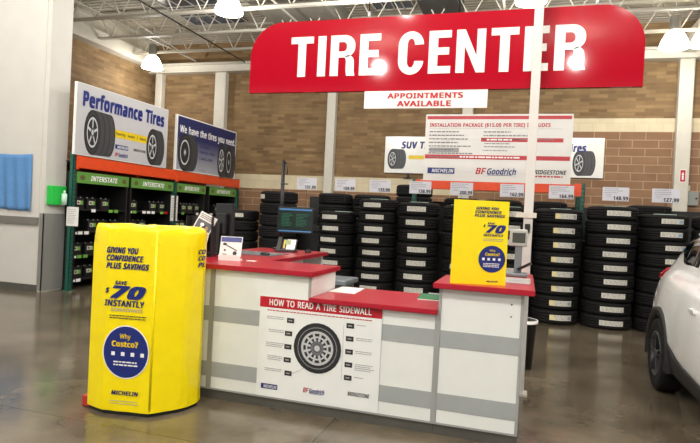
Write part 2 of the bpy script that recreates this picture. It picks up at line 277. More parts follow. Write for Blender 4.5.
    '6': (38.4, '20,-0.5 15.5,0 12,1.5 8.5,4.5 6,8.5 4,14 3.5,20.5 4,25.5 4.5,30.5 6,35.5 8,39.5 11,43.5 14.5,46 19.5,48 25.5,48.5 27,48.5 29,48.5 30.5,48.5 31.5,48 31.5,43 30.5,43.5 29,43.5 27.5,43.5 26,44 21.5,43.5 18,42 15.5,40.5 13,38 11.5,35 10.5,32 10,28 9.5,24.5 10,24.5 12,26.5 14.5,28.5 17.5,29.5 21.5,30 27,29 31.5,26 34.5,21.5 35.5,15.5 34,8.5 31,3.5 26.5,0.5 20,4.5 24,5 27,7 29,10.5 29.5,15.5 29,19.5 27,22.5 24,24.5 20,25.5 17,25 14.5,24 12.5,22.5 11,21 10,18.5 9.5,16.5 10,13.5 11,11 12,8 14,6 17,5', '13,15,14 13,16,15 13,17,16 13,18,17 12,18,13 12,20,18 20,19,18 11,23,12 23,22,12 22,21,12 21,20,12 11,24,23 11,25,24 10,25,11 10,26,25 10,27,26 9,27,10 9,28,27 8,28,9 8,29,28 8,30,29 7,30,8 35,37,36 34,37,35 34,38,37 33,38,34 7,31,30 32,52,33 52,38,33 52,51,38 51,39,38 6,31,7 32,53,52 32,54,53 50,39,51 6,32,31 6,54,32 6,55,54 49,39,50 6,56,55 49,40,39 6,57,56 5,57,6 48,40,49 5,58,57 5,59,58 47,40,48 47,41,40 4,59,5 4,60,59 4,61,60 46,41,47 46,42,41 3,61,4 3,62,61 45,42,46 3,63,62 44,42,45 3,44,63 2,44,3 2,42,44 2,43,42 1,43,2 1,0,43'),
    '7': (38.4, '9,0 29,42.5 3,42.5 3,48 35,48 35,43.5 15.5,0', '2,4,3 2,5,4 2,1,5 1,6,5 0,6,1'),
    '8': (38.4, '19.5,-0.5 12.5,0 7.5,2.5 4.5,7 3.5,12 3.5,15.5 4.5,18 6.5,20 8.5,22 10.5,23.5 13,25 10,27.5 7.5,30 5.5,33 5,37 5.5,40.5 6.5,43.5 9,45.5 12,47.5 15.5,48.5 19,48.5 25,48 29.5,45.5 32.5,42 33.5,37 33,34.5 32.5,32 31,30 29,28.5 27,27 24.5,25.5 27,24 30,22 32,20.5 33.5,18 34.5,15.5 35,12.5 34,7 31,3 26,0 19.5,27.5 22.5,29.5 25.5,31 27,33.5 27.5,37 27,40 25.5,42 22.5,43.5 19,44 15.5,43.5 13,42 11,40 10.5,37 11,34.5 12,33 13,31 15,30 17,29 19,4 23.5,4.5 26.5,6.5 28.5,9 29.5,12.5 28.5,15.5 26.5,18 23.5,20.5 19,22 18,22.5 14,20.5 11.5,18.5 9.5,15.5 9,12 9.5,9 11.5,6.5 14.5,4.5', '19,21,20 18,21,19 18,22,21 17,22,18 17,23,22 16,48,17 48,47,17 47,23,17 16,49,48 15,49,16 15,50,49 46,23,47 15,51,50 45,23,46 45,24,23 14,51,15 14,52,51 44,24,45 13,52,14 44,25,24 13,53,52 43,25,44 13,54,53 43,26,25 42,26,43 12,54,13 12,55,54 42,27,26 41,27,42 12,56,55 41,28,27 11,56,12 11,57,56 40,28,41 11,40,57 40,29,28 11,29,40 10,29,11 10,30,29 10,31,30 9,31,10 9,32,31 8,67,9 67,32,9 8,68,67 66,32,67 65,32,66 65,33,32 7,68,8 7,69,68 64,33,65 64,34,33 6,69,7 6,70,69 63,34,64 63,35,34 5,70,6 62,35,63 5,71,70 62,36,35 4,71,5 62,37,36 61,37,62 3,71,4 3,72,71 60,37,61 3,73,72 60,38,37 2,73,3 2,74,73 59,38,60 2,58,74 58,38,59 2,38,58 2,39,38 1,39,2 1,0,39'),
    '9': (38.4, '13,-0.5 11.5,-0.5 10,-0.5 8,-0.5 7,0 7,5 9.5,4.5 13,4 17,4.5 20.5,5.5 23.5,7.5 25.5,10 27,13 28,16 28.5,19.5 29,23.5 28.5,23.5 26.5,21.5 24.5,19.5 21,18.5 17,18 11.5,19 7,21.5 4.5,26.5 3.5,32.5 4,37 5.5,41 7.5,44.5 10.5,46.5 14.5,48 18.5,48.5 23,48 27,46.5 30,43.5 33,39.5 34.5,34 35,27.5 34.5,22.5 34,17.5 32.5,12.5 30.5,8 28,4.5 24,1.5 19,0 18.5,22.5 21.5,23 24,24 26,25.5 27.5,27 28.5,29 29,31.5 28.5,34 28,37 26.5,39.5 24.5,42 22,43 18.5,43.5 15,43 12,41 10,37.5 9,32.5 10,28.5 11.5,25 14.5,23', '29,31,30 28,31,29 28,32,31 27,32,28 27,33,32 26,57,27 57,56,27 56,33,27 55,33,56 55,34,33 54,34,55 26,58,57 53,34,54 25,58,26 25,59,58 52,34,53 52,35,34 25,60,59 24,60,25 51,35,52 50,35,51 50,36,35 24,61,60 23,61,24 49,36,50 48,36,49 23,62,61 48,37,36 47,37,48 22,62,23 46,15,47 15,37,47 22,63,62 45,16,46 16,15,46 45,17,16 14,37,15 22,44,63 44,17,45 22,17,44 14,38,37 21,17,22 21,18,17 13,38,14 21,19,18 20,19,21 13,39,38 12,39,13 11,39,12 11,40,39 10,40,11 10,41,40 9,41,10 8,41,9 4,6,5 8,42,41 7,42,8 4,7,6 4,42,7 4,43,42 3,43,4 3,0,43 2,0,3 1,0,2'),
    '?': (29.1, '12,-1 10.5,-0.5 9,0 8,1.5 8,3.5 8,5.5 9,7 10.5,8 12,8 13.5,8 15,7 16,5.5 16,3.5 16,1.5 15,0 13.5,-0.5 9.5,13.5 9.5,15.5 9.5,17.5 10,19.5 10.5,21.5 11.5,23 13,25 15,26.5 17.5,29 19,30.5 20.5,32 21,33.5 21.5,35 22,36.5 21,39.5 19.5,41.5 17,43 13.5,43.5 10.5,43 8,42.5 5.5,41.5 3,40.5 1,45.5 3.5,46.5 6.5,47.5 10,48.5 14,48.5 19.5,48 24,45.5 26.5,41.5 27.5,37 27,34 26.5,31.5 25.5,29.5 23.5,28 21.5,26 19.5,24 17.5,22.5 16,21 15,19.5 14.5,18 14,16.5 14,14.5 14,13.5', '41,43,42 40,43,41 40,44,43 39,44,40 38,44,39 38,45,44 37,36,38 36,35,38 35,34,38 34,33,38 33,32,38 32,45,38 31,45,32 31,46,45 30,46,31 29,46,30 29,47,46 28,47,29 27,47,28 27,48,47 26,48,27 25,48,26 25,49,48 24,49,25 24,50,49 23,50,24 23,51,50 22,51,23 22,52,51 21,52,22 21,53,52 20,53,21 20,54,53 19,54,20 19,55,54 18,55,19 18,56,55 18,57,56 17,57,18 17,58,57 16,58,17 16,59,58 7,9,8 6,9,7 6,10,9 5,10,6 5,11,10 5,12,11 4,12,5 3,12,4 3,13,12 2,13,3 2,14,13 1,14,2 1,15,14 0,15,1'),
    'A': (42.9, '0,0 18.5,48 24,48 43,0 36.5,0 31,15 12,15 6,0 14,20 29,20 23.5,34.5 23.5,35.5 23,36.5 22.5,38 22,39.5 21.5,41 21.5,42 21,40 20.5,38 19.5,36 19.5,34.5', '0,2,1 0,16,2 16,3,2 0,17,16 15,3,16 14,3,15 0,18,17 13,3,14 12,3,13 0,19,18 11,3,12 0,20,19 10,3,11 0,8,20 9,3,10 0,6,8 6,9,8 6,5,9 5,3,9 0,7,6 4,3,5'),
    'B': (43.7, '6.5,0 6.5,48 20,48 28,47.5 34,45.5 37.5,41.5 38.5,36 38,32 36,29 33,27 29.5,25.5 29.5,25 32,24.5 35,23.5 37,22 38.5,19.5 39.5,17 40,13.5 39,8 35.5,3.5 30.5,1 23.5,0 12.5,27.5 21.5,27.5 26.5,28 30,29.5 31.5,32 32,35.5 31.5,39 29.5,41 26,42.5 20.5,43 12.5,43 12.5,5 22,5 27.5,5.5 31,7.5 33,10.5 33.5,14 33,17.5 31,20 27.5,22 22,22.5 12.5,22.5', '0,32,1 32,2,1 32,3,2 32,4,3 32,31,4 31,5,4 0,22,32 30,5,31 29,5,30 29,6,5 28,6,29 27,6,28 27,7,6 26,7,27 26,8,7 25,8,26 24,8,25 24,9,8 23,9,24 0,43,22 43,23,22 43,9,23 43,10,9 43,11,10 43,12,11 43,13,12 43,42,13 42,14,13 0,33,43 41,14,42 40,14,41 40,15,14 39,15,40 39,16,15 38,16,39 38,17,16 37,17,38 37,18,17 36,18,37 36,19,18 35,19,36 34,19,35 0,34,33 0,19,34 0,20,19 0,21,20'),
    'C': (42.4, '26,-0.5 19.5,0 14,2.5 9.5,6 6.5,11 4.5,17 4,24 5,31 6.5,37 10,42 14.5,45.5 20.5,48 27,48.5 34,48 40.5,46 38,40.5 35.5,41.5 33,42.5 30,43 27,43.5 20,42 15,38 11.5,32 10.5,24 11.5,16 14.5,10 20,6 27,4.5 30,5 33,5 36,6 38.5,6.5 38.5,1.5 36,0.5 33,0 30,-0.5', '11,13,12 11,14,13 10,14,11 10,18,14 18,17,14 17,16,14 16,15,14 9,19,10 19,18,10 9,20,19 9,21,20 8,21,9 8,22,21 7,22,8 7,23,22 6,23,7 5,23,6 5,24,23 4,24,5 4,25,24 3,25,4 3,26,25 30,32,31 2,26,3 2,27,26 29,32,30 28,32,29 27,32,28 2,32,27 1,32,2 1,33,32 1,34,33 0,34,1 0,35,34'),
    'D': (49.0, '6.5,0 6.5,48 21.5,48 28,47.5 34,45.5 38.5,42 42,37.5 44,31.5 45,24.5 43.5,14 38.5,6 30.5,1.5 20,0 12.5,5 19,5 33.5,10 38.5,24 37.5,32.5 34,38.5 28,41.5 20.5,43 12.5,43', '0,21,1 21,2,1 21,3,2 21,4,3 21,20,4 20,5,4 0,13,21 19,5,20 19,6,5 18,6,19 17,6,18 17,7,6 16,7,17 16,8,7 16,9,8 15,9,16 15,10,9 14,10,15 14,11,10 0,14,13 0,11,14 0,12,11'),
    'E': (37.3, '6.5,0 6.5,48 33.5,48 33.5,42.5 12.5,42.5 12.5,27.5 32,27.5 32,22.5 12.5,22.5 12.5,5.5 33.5,5.5 33.5,0', '0,4,1 4,2,1 4,3,2 0,5,4 0,8,5 8,6,5 8,7,6 0,9,8 0,10,9 0,11,10'),
    'F': (34.9, '6.5,0 6.5,48 33.5,48 33.5,42.5 12.5,42.5 12.5,25.5 32,25.5 32,20.5 12.5,20.5 12.5,0', '0,4,1 4,2,1 4,3,2 0,5,4 0,8,5 8,6,5 8,7,6 0,9,8'),
    'G': (48.9, '27,-0.5 20,0 14.5,2.5 10,6 6.5,11 5,17 4,24 5,31 7,37 10.5,42 15.5,45.5 21.5,48 29,48.5 33,48.5 36.5,48 40,47 43.5,46 41,40.5 38.5,41.5 35,42.5 32,43 28.5,43.5 21,42 15,38 11.5,32 10.5,24 11,18.5 12.5,14 14.5,10 18,7 22.5,5 28.5,4.5 31.5,4.5 34,5 36,5.5 38,5.5 38,20 27.5,20 27.5,25.5 44,25.5 44,2 40,0.5 36,0 32,-0.5', '11,13,12 11,14,13 11,15,14 10,15,11 10,16,15 10,20,16 20,19,16 19,18,16 18,17,16 9,21,10 21,20,10 9,22,21 9,23,22 8,23,9 8,24,23 7,24,8 7,25,24 6,25,7 37,39,38 37,36,39 36,40,39 5,25,6 5,26,25 35,40,36 5,27,26 4,27,5 4,28,27 3,28,4 3,29,28 3,30,29 2,30,3 34,40,35 33,40,34 2,31,30 32,40,33 31,40,32 2,40,31 1,40,2 1,41,40 1,42,41 0,42,1 0,43,42'),
    'H': (49.8, '6.5,0 6.5,48 12.5,48 12.5,27.5 37,27.5 37,48 43,48 43,0 37,0 37,22.5 12.5,22.5 12.5,0', '0,2,1 0,3,2 4,6,5 4,7,6 0,10,3 10,4,3 10,9,4 9,7,4 0,11,10 8,7,9'),
    'I': (22.8, '2.5,0 2.5,3.5 8.5,5 8.5,43 2.5,44.5 2.5,48 20,48 20,44.5 14.5,43 14.5,5 20,3.5 20,0', '4,6,5 4,7,6 3,7,4 3,8,7 2,8,3 2,9,8 1,9,2 1,10,9 0,10,1 0,11,10'),
    'K': (41.6, '6.5,0 6.5,48 12.5,48 12.5,24.5 14.5,26.5 16.5,29 18.5,31 21,33.5 34,48 41,48 22,27 41.5,0 34.5,0 17.5,23 12.5,18.5 12.5,0', '0,2,1 0,3,2 7,9,8 7,10,9 6,10,7 5,10,6 4,10,5 4,11,10 3,13,4 13,11,4 0,14,3 14,13,3 12,11,13 0,15,14'),
    'L': (35.2, '6.5,0 6.5,48 12.5,48 12.5,5.5 33.5,5.5 33.5,0', '0,2,1 0,3,2 0,4,3 0,5,4'),
    'M': (60.9, '6.5,0 6.5,48 15.5,48 30,8.5 30.5,8.5 45.5,48 54.5,48 54.5,0 48.5,0 48.5,29.5 48.5,33 48.5,36.5 48.5,39.5 49,42 48.5,42 32.5,0 27.5,0 12,42 11.5,42 12,39.5 12,36.5 12,33 12,29 12,0', '0,18,1 18,2,1 18,17,2 17,3,2 4,14,5 14,6,5 14,13,6 13,7,6 0,19,18 16,3,17 4,15,14 12,7,13 0,20,19 11,7,12 0,21,20 10,7,11 9,7,10 0,22,21 8,7,9 0,23,22 16,4,3 16,15,4'),
    'N': (51.0, '6.5,0 6.5,48 13.5,48 39,8.5 39.5,8.5 39.5,9.5 39,11.5 39,13.5 39,16 39,18.5 39,21 39,48 44.5,48 44.5,0 37.5,0 12,40 11.5,40 11.5,37 12,34 12,30.5 12,27 12,0', '0,16,1 16,2,1 16,15,2 15,3,2 10,12,11 10,13,12 0,17,16 14,3,15 0,18,17 0,19,18 0,20,19 0,21,20 9,13,10 8,13,9 7,13,8 6,13,7 5,13,6 4,13,5 14,4,3 14,13,4'),
    'O': (52.5, '26.5,-0.5 19.5,0 14,2.5 9.5,6 6.5,11 4.5,17 4,24 4.5,31 6.5,37 9.5,42 14,45.5 19.5,48 26.5,48.5 33,48 38.5,45.5 42.5,42 46,37 47.5,31 48.5,24 47.5,17 46,11 42.5,6 38.5,2.5 33,0 26.5,4.5 33.5,6 38,10 41,16 42,24 41,32 38,38 33.5,42 26.5,43.5 19.5,42 14.5,38 11.5,32 10.5,24 11.5,16 14.5,10 19,6', '11,13,12 11,14,13 10,14,11 10,15,14 9,32,10 32,15,10 9,33,32 31,15,32 9,34,33 30,15,31 30,16,15 8,34,9 8,35,34 29,16,30 29,17,16 7,35,8 7,36,35 28,17,29 6,36,7 28,18,17 5,36,6 5,37,36 27,18,28 27,19,18 4,37,5 27,20,19 4,38,37 26,20,27 3,38,4 26,21,20 3,39,38 25,21,26 2,39,3 25,22,21 2,24,39 24,22,25 2,22,24 1,22,2 1,23,22 0,23,1'),
    'P': (40.6, '6.5,0 6.5,48 19,48 27.5,47 33,44.5 36,40 37,34 37,30 35.5,26.5 33,23.5 29.5,21 24.5,19 18,18.5 12.5,18.5 12.5,0 12.5,24 17.5,24 23.5,24.5 27.5,26 30,29 31,33.5 30,37.5 28,40.5 24,42 18.5,43 12.5,43', '0,25,1 25,2,1 25,3,2 25,4,3 25,24,4 24,23,4 23,5,4 0,15,25 22,5,23 21,5,22 21,6,5 20,6,21 20,7,6 19,7,20 19,8,7 18,8,19 18,9,8 17,9,18 16,9,17 0,13,15 13,16,15 13,9,16 13,10,9 13,11,10 13,12,11 0,14,13'),
    'R': (41.8, '6.5,0 6.5,48 19.5,48 27.5,47 33,44.5 36,40.5 37,34.5 37,31 36,28 34,25.5 32,24 30,22.5 27.5,21.5 41,0 33.5,0 22,20 12.5,20 12.5,0 12.5,25 19.5,25 25,25.5 28.5,27 30.5,30 31,34 30.5,38 28,40.5 24.5,42 19.5,42.5 12.5,42.5', '0,28,1 28,2,1 28,3,2 28,4,3 28,27,4 27,26,4 26,5,4 0,18,28 25,5,26 24,5,25 24,6,5 23,6,24 23,7,6 22,7,23 22,8,7 21,8,22 21,9,8 20,9,21 20,10,9 19,10,20 0,16,18 16,19,18 16,10,19 16,11,10 16,12,11 16,15,12 15,13,12 0,17,16 14,13,15'),
    'S': (36.9, '16.5,-0.5 12.5,-0.5 9,0 6,0.5 3.5,1.5 3.5,7.5 6,6.5 9.5,5.5 13,5 17,4.5 21.5,5 25,6.5 27,9 27.5,12.5 27.5,14.5 26.5,16.5 25.5,18 23,19 20.5,20.5 16.5,22 11,24.5 7,27.5 5,31.5 4,36.5 4.5,40 6,43 8.5,45.5 11.5,47 15,48.5 19.5,48.5 23,48.5 26.5,48 29.5,47 32.5,46 30.5,41 28,42 25.5,42.5 22.5,43 19,43.5 15.5,43 12.5,41.5 10.5,39 10,36.5 10.5,34 11,32.5 12.5,31 14.5,29.5 17,28 20.5,26.5 24.5,25 28,23.5 30.5,21.5 32,19 33.5,16.5 33.5,13 32.5,7 29,3 23.5,0', '28,30,29 28,31,30 27,31,28 27,32,31 26,32,27 26,33,32 26,37,33 37,36,33 36,35,33 35,34,33 25,38,26 38,37,26 25,39,38 24,39,25 24,40,39 24,41,40 23,41,24 23,42,41 22,42,23 22,43,42 22,44,43 22,45,44 21,45,22 21,46,45 21,47,46 21,48,47 20,48,21 20,49,48 20,50,49 19,50,20 19,51,50 18,51,19 18,52,51 17,52,18 16,52,17 16,53,52 15,53,16 15,54,53 14,54,15 13,54,14 13,55,54 12,55,13 11,55,12 4,6,5 11,56,55 10,56,11 4,7,6 4,8,7 9,56,10 4,9,8 4,56,9 4,57,56 3,57,4 2,57,3 2,0,57 1,0,2'),
    'T': (37.3, '15.5,0 15.5,42.5 0.5,42.5 0.5,48 36.5,48 36.5,42.5 21.5,42.5 21.5,0', '2,4,3 2,5,4 1,5,2 0,6,1 6,5,1 0,7,6'),
    'U': (49.1, '24.5,-0.5 16.5,0.5 10.5,4 7,10 6,17 6,48 12,48 12,17 13,11.5 15,8 19,5.5 24.5,4.5 30.5,5.5 34,8 36.5,12 37,17 37,48 43,48 43,17 42.5,12 41,8 38.5,4.5 35,1.5 30,0', '4,6,5 4,7,6 15,17,16 15,18,17 3,7,4 14,18,15 14,19,18 3,8,7 14,20,19 13,20,14 3,9,8 2,9,3 12,20,13 12,21,20 2,10,9 11,21,12 2,11,10 2,21,11 2,22,21 1,22,2 1,23,22 0,23,1'),
    'V': (40.3, '17,0 0,48 6.5,48 17,17 18,14.5 19,11.5 19.5,9 20,6.5 20.5,9 21.5,11.5 22,14.5 23,17.5 34,48 40.5,48 23,0', '0,2,1 0,3,2 11,13,12 11,14,13 10,14,11 0,4,3 9,14,10 0,5,4 8,14,9 0,6,5 7,14,8 0,7,6 0,14,7'),
    'W': (62.5, '13.5,0 1,48 7,48 14.5,18.5 15.5,15.5 16,12.5 16.5,10 17,7.5 17.5,10 18,13 18.5,16 19.5,19 28,48 34,48 43,19 44,15.5 44.5,12.5 45,10 45.5,7.5 46,10 46.5,12.5 47,15.5 48,18.5 55.5,48 61.5,48 49,0 42.5,0 33.5,31.5 33,33.5 32.5,35.5 32,37 31.5,39 31,40 31,41 31,39.5 30.5,37 29.5,34.5 28.5,31 19.5,0', '0,2,1 0,3,2 11,13,12 11,33,13 33,14,13 22,24,23 22,25,24 11,34,33 32,14,33 31,14,32 11,35,34 30,14,31 11,36,35 29,14,30 28,14,29 11,37,36 27,14,28 26,14,27 11,38,37 10,38,11 26,15,14 21,25,22 0,4,3 9,38,10 26,16,15 20,25,21 0,5,4 8,38,9 0,6,5 26,17,16 19,25,20 7,38,8 0,7,6 18,25,19 26,18,17 0,38,7 26,25,18'),
    'Y': (38.0, '16,0 16,18.5 0,48 6.5,48 19,24.5 31.5,48 38,48 22,18.5 22,0', '1,3,2 1,4,3 4,6,5 4,7,6 1,7,4 1,8,7 0,8,1'),
    'a': (37.7, '14.5,-0.5 10,0 6.5,2 4,5 3,10 4,15 7.5,18.5 12.5,20.5 20.5,21.5 26.5,21.5 26.5,24 26,27.5 24.5,30 22,31.5 19,32 16.5,31.5 13.5,31 11,30 9,29 7,33.5 9.5,34.5 12.5,35.5 16,36.5 19.5,36.5 25,36 29,33.5 31.5,30 32,24.5 32,0 28,0 27,5 26.5,5 24,2.5 21.5,0.5 18.5,-0.5 16,4 20,4.5 23.5,6.5 25.5,10 26.5,14.5 26.5,17.5 21,17.5 15.5,16.5 12,15 10,13 9,10 9.5,7.5 11,5.5 13,4.5', '22,24,23 21,24,22 21,25,24 20,25,21 19,25,20 19,13,25 13,26,25 18,17,19 17,16,19 16,15,19 15,14,19 14,13,19 12,26,13 11,26,12 11,27,26 10,27,11 10,28,27 9,28,10 8,40,9 40,28,9 7,40,8 6,40,7 5,42,6 42,41,6 41,40,6 39,28,40 5,43,42 5,44,43 4,44,5 38,28,39 4,45,44 3,45,4 3,46,45 37,30,38 30,28,38 3,47,46 36,31,37 31,30,37 3,48,47 2,48,3 36,32,31 29,28,30 35,32,36 2,35,48 2,32,35 2,33,32 1,33,2 1,34,33 0,34,1'),
    'c': (32.2, '20,-0.5 15.5,0 11.5,1.5 8.5,4 6,7.5 4,12 3.5,18 4,24 6,28.5 8.5,32 12,34.5 16,36 20.5,36.5 23.5,36.5 26,36 28,35.5 30,34.5 28,30 26.5,30.5 24.5,31 22.5,31.5 20.5,31.5 12.5,28 10,18 10.5,12 12.5,8 15.5,5.5 20,4.5 23,4.5 25.5,5 27.5,5.5 29.5,6.5 29.5,1.5 27.5,0.5 25.5,0 23,-0.5', '11,13,12 11,14,13 10,14,11 10,15,14 10,16,15 9,16,10 9,21,16 21,20,16 20,19,16 19,18,16 18,17,16 8,21,9 8,22,21 7,22,8 7,23,22 6,23,7 6,24,23 5,24,6 5,25,24 4,25,5 4,26,25 3,26,4 30,32,31 29,32,30 3,27,26 28,32,29 27,32,28 3,32,27 2,32,3 1,32,2 1,33,32 1,34,33 1,35,34 0,35,1'),
    'd': (41.3, '18.5,-0.5 12.5,0.5 7.5,4 4.5,10 3.5,18 4.5,26 8,32 12.5,35.5 18.5,36.5 22.5,36.5 25.5,35 28,33.5 29.5,31.5 30,31.5 30,32.5 30,34 29.5,35.5 29.5,36.5 29.5,51 35.5,51 35.5,0 31,0 30,5 29.5,5 28,2.5 25.5,1 22.5,-0.5 19.5,4 24.5,5 27.5,7.5 29,11.5 30,17 30,18 29,24 27.5,28 24.5,31 19.5,32 15,31 12,28 10.5,23.5 10,18 10.5,12 12,8 15,5', '17,19,18 17,20,19 7,9,8 16,20,17 7,10,9 6,10,7 15,20,16 6,11,10 14,20,15 6,36,11 36,12,11 13,20,14 5,37,6 37,36,6 35,12,36 35,13,12 35,34,13 34,33,13 33,20,13 5,38,37 5,39,38 4,39,5 32,20,33 4,40,39 3,40,4 31,20,32 3,41,40 30,20,31 3,42,41 29,20,30 2,42,3 2,43,42 28,22,29 22,20,29 2,27,43 27,23,28 23,22,28 27,24,23 21,20,22 2,24,27 1,24,2 1,25,24 1,26,25 0,26,1'),
    'e': (37.9, '21,-0.5 16,0 12,1.5 8.5,4 6,7.5 4,12 3.5,17.5 4,23 5.5,28 8,31.5 11,34.5 15,36 19.5,36.5 24,36 27.5,34.5 30.5,32 32.5,29 34,25 34.5,20.5 34.5,17 10,17 10.5,11.5 13,7.5 16.5,5 21.5,4.5 24.5,4.5 27.5,5 30,6 33,7 33,1.5 30,0.5 27.5,0 24.5,-0.5 10,21.5 28.5,21.5 27.5,25.5 26,29 23.5,31 19.5,32 16,31 13,29 11,26', '11,13,12 11,14,13 10,14,11 10,15,14 9,15,10 9,38,15 38,37,15 37,16,15 9,39,38 8,39,9 8,40,39 36,16,37 8,41,40 35,16,36 35,17,16 7,41,8 7,33,41 34,17,35 34,18,17 6,33,7 6,34,33 6,18,34 6,19,18 5,20,6 20,19,6 5,21,20 4,21,5 4,22,21 3,22,4 3,23,22 27,29,28 26,29,27 3,24,23 25,29,26 24,29,25 3,29,24 2,29,3 2,30,29 1,30,2 1,31,30 1,32,31 0,32,1'),
    'f': (23.1, '7.5,0 7.5,31.5 1,31.5 1,34 7.5,36 7.5,38.5 8,44.5 10.5,48.5 14,50.5 19,51.5 21,51.5 23,51 24.5,50.5 26,50 24.5,45.5 23.5,46 22,46 20.5,46.5 19,46.5 16.5,46 14.5,44.5 13.5,42 13,38.5 13,36 22.5,36 22.5,31.5 13,31.5 13,0', '8,10,9 8,11,10 8,12,11 7,12,8 7,13,12 7,16,13 16,15,13 15,14,13 6,19,7 19,18,7 18,17,7 17,16,7 6,20,19 6,21,20 5,21,6 5,22,21 5,23,22 4,23,5 3,23,4 3,24,23 3,25,24 2,25,3 1,25,2 0,26,1 26,25,1 0,27,26'),
    'g': (41.3, '19.5,-16 12.5,-15.5 6.5,-14 6.5,-8.5 12.5,-10.5 20,-11 24,-10.5 27,-8.5 29,-5.5 30,-1 30,0.5 30,1.5 30,2.5 30,4 30,5 29.5,5 25,0.5 18.5,-0.5 12.5,0.5 7.5,4 4.5,10 3.5,18 4.5,25.5 7.5,31.5 12.5,35.5 18.5,36.5 22,36.5 25,35.5 27.5,33.5 30,31 31,36 35.5,36 35.5,-0.5 34.5,-7.5 31.5,-12 26.5,-15 19.5,4 24,5 27.5,7 29,11 30,16.5 30,18 29,24.5 27.5,28.5 24,31 19.5,31.5 15.5,31 12.5,28 10.5,23.5 10,18 10.5,12 12.5,7.5 15.5,5', '24,26,25 24,27,26 29,31,30 29,32,31 23,27,24 23,28,27 23,45,28 45,29,28 23,46,45 44,29,45 22,46,23 44,43,29 43,42,29 42,32,29 22,47,46 22,48,47 21,48,22 41,32,42 21,49,48 20,49,21 40,32,41 20,50,49 39,32,40 20,51,50 38,14,39 14,32,39 19,51,20 19,52,51 37,14,38 19,36,52 36,15,37 15,14,37 36,16,15 13,32,14 18,36,19 18,16,36 12,32,13 11,32,12 10,32,11 18,17,16 9,32,10 9,33,32 8,33,9 7,33,8 7,34,33 2,4,3 6,34,7 2,5,4 5,34,6 2,34,5 2,35,34 1,35,2 1,0,35'),
    'h': (41.5, '5.5,0 5.5,51 11.5,51 11.5,36 11.5,33.5 11.5,31 13.5,33.5 16.5,35 19.5,36 23,36.5 28.5,36 33,33.5 35,29.5 36,23.5 36,0 30,0 30,23 28,29.5 22,31.5 17,31 14,28.5 12,24 11.5,18.5 11.5,0', '0,2,1 0,3,2 8,10,9 7,10,8 0,4,3 7,11,10 6,11,7 6,12,11 0,5,4 5,18,6 18,12,6 5,19,18 17,12,18 0,21,5 21,20,5 20,19,5 16,12,17 16,13,12 0,22,21 16,14,13 15,14,16 0,23,22'),
    'i': (17.3, '5.5,0 5.5,36 11.5,36 11.5,0 8.5,42 7.5,42 6,43 5.5,44 5,45.5 5.5,47.5 6,48.5 7.5,49.5 8.5,49.5 10,49.5 11,48.5 12,47.5 12,45.5 12,44 11,43 10,42', '11,13,12 10,13,11 10,14,13 9,14,10 9,15,14 8,15,9 8,16,15 7,16,8 7,17,16 6,17,7 6,18,17 5,18,6 5,19,18 4,19,5 0,2,1 0,3,2'),
    'k': (35.9, '5.5,0 5.5,51 11.5,51 11.5,24.5 11.5,23 11.5,21.5 11.5,20 11.5,18.5 12,19 13,20 13.5,21 14.5,22 15,23 16,24 27.5,36 34.5,36 19.5,20.5 35.5,0 28,0 15.5,17 11.5,13 11.5,0', '0,2,1 0,3,2 13,15,14 13,16,15 0,4,3 12,16,13 0,5,4 11,16,12 10,16,11 0,6,5 9,16,10 9,17,16 8,19,9 19,17,9 0,7,6 7,19,8 0,20,7 20,19,7 18,17,19 0,21,20'),
    'l': (17.3, '5.5,0 5.5,51 11.5,51 11.5,0', '0,2,1 0,3,2'),
    'm': (62.8, '5.5,0 5.5,36 10.5,36 11.5,31 13.5,33.5 16,35.5 19,36.5 22.5,36.5 29.5,35 33.5,30.5 36,33.5 38.5,35 42,36.5 45,36.5 50.5,36 54.5,33.5 56.5,29.5 57.5,23.5 57.5,0 51.5,0 51.5,23 49.5,29.5 44,31.5 39.5,31 36.5,28.5 35,25 34.5,20 34.5,0 28.5,0 28.5,23 27,29.5 21,31.5 16.5,31 13.5,28.5 12,24 11.5,18.5 11.5,0', '6,8,7 12,14,13 5,8,6 11,14,12 0,2,1 0,3,2 11,15,14 4,8,5 10,15,11 4,9,8 3,31,4 31,9,4 10,16,15 9,22,10 22,16,10 3,32,31 30,9,31 9,23,22 21,16,22 0,34,3 34,33,3 33,32,3 9,24,23 30,24,9 29,24,30 20,16,21 20,17,16 29,25,24 29,26,25 0,35,34 20,18,17 28,26,29 19,18,20 28,27,26 0,36,35'),
    'n': (41.5, '5.5,0 5.5,36 10.5,36 11.5,31 14,33.5 16.5,35.5 19.5,36.5 23,36.5 28.5,36 33,33.5 35,29.5 36,23.5 36,0 30,0 30,23 28,29.5 22,31.5 17,31 14,28.5 12,24 11.5,18.5 11.5,0', '6,8,7 5,8,6 0,2,1 0,3,2 5,9,8 4,9,5 3,9,4 3,16,9 16,10,9 3,17,16 15,10,16 0,19,3 19,18,3 18,17,3 14,10,15 14,11,10 0,20,19 14,12,11 13,12,14 0,21,20'),
    'o': (40.6, '20,-0.5 15.5,0 11.5,1.5 8.5,4 6,8 4,12.5 3.5,18 5,26 8,32 13.5,35.5 20.5,36.5 25,36 29,34.5 32.5,32 35,28 36.5,23.5 37,18 36,10 32.5,4 27,0.5 20.5,4 25,5 28.5,8 30.5,12.5 31,18 30.5,24 28.5,28 25,31 20.5,31.5 15.5,31 12.5,28 10.5,24 10,18 10.5,12.5 12.5,8 15.5,5', '9,11,10 9,12,11 8,12,9 8,13,12 7,29,8 29,28,8 28,13,8 28,27,13 27,14,13 7,30,29 26,14,27 26,15,14 7,31,30 25,15,26 6,31,7 6,32,31 24,15,25 24,16,15 5,32,6 5,33,32 23,16,24 23,17,16 4,33,5 4,34,33 22,17,23 22,18,17 4,35,34 21,18,22 3,35,4 3,20,35 20,18,21 3,18,20 3,19,18 2,19,3 1,19,2 1,0,19'),
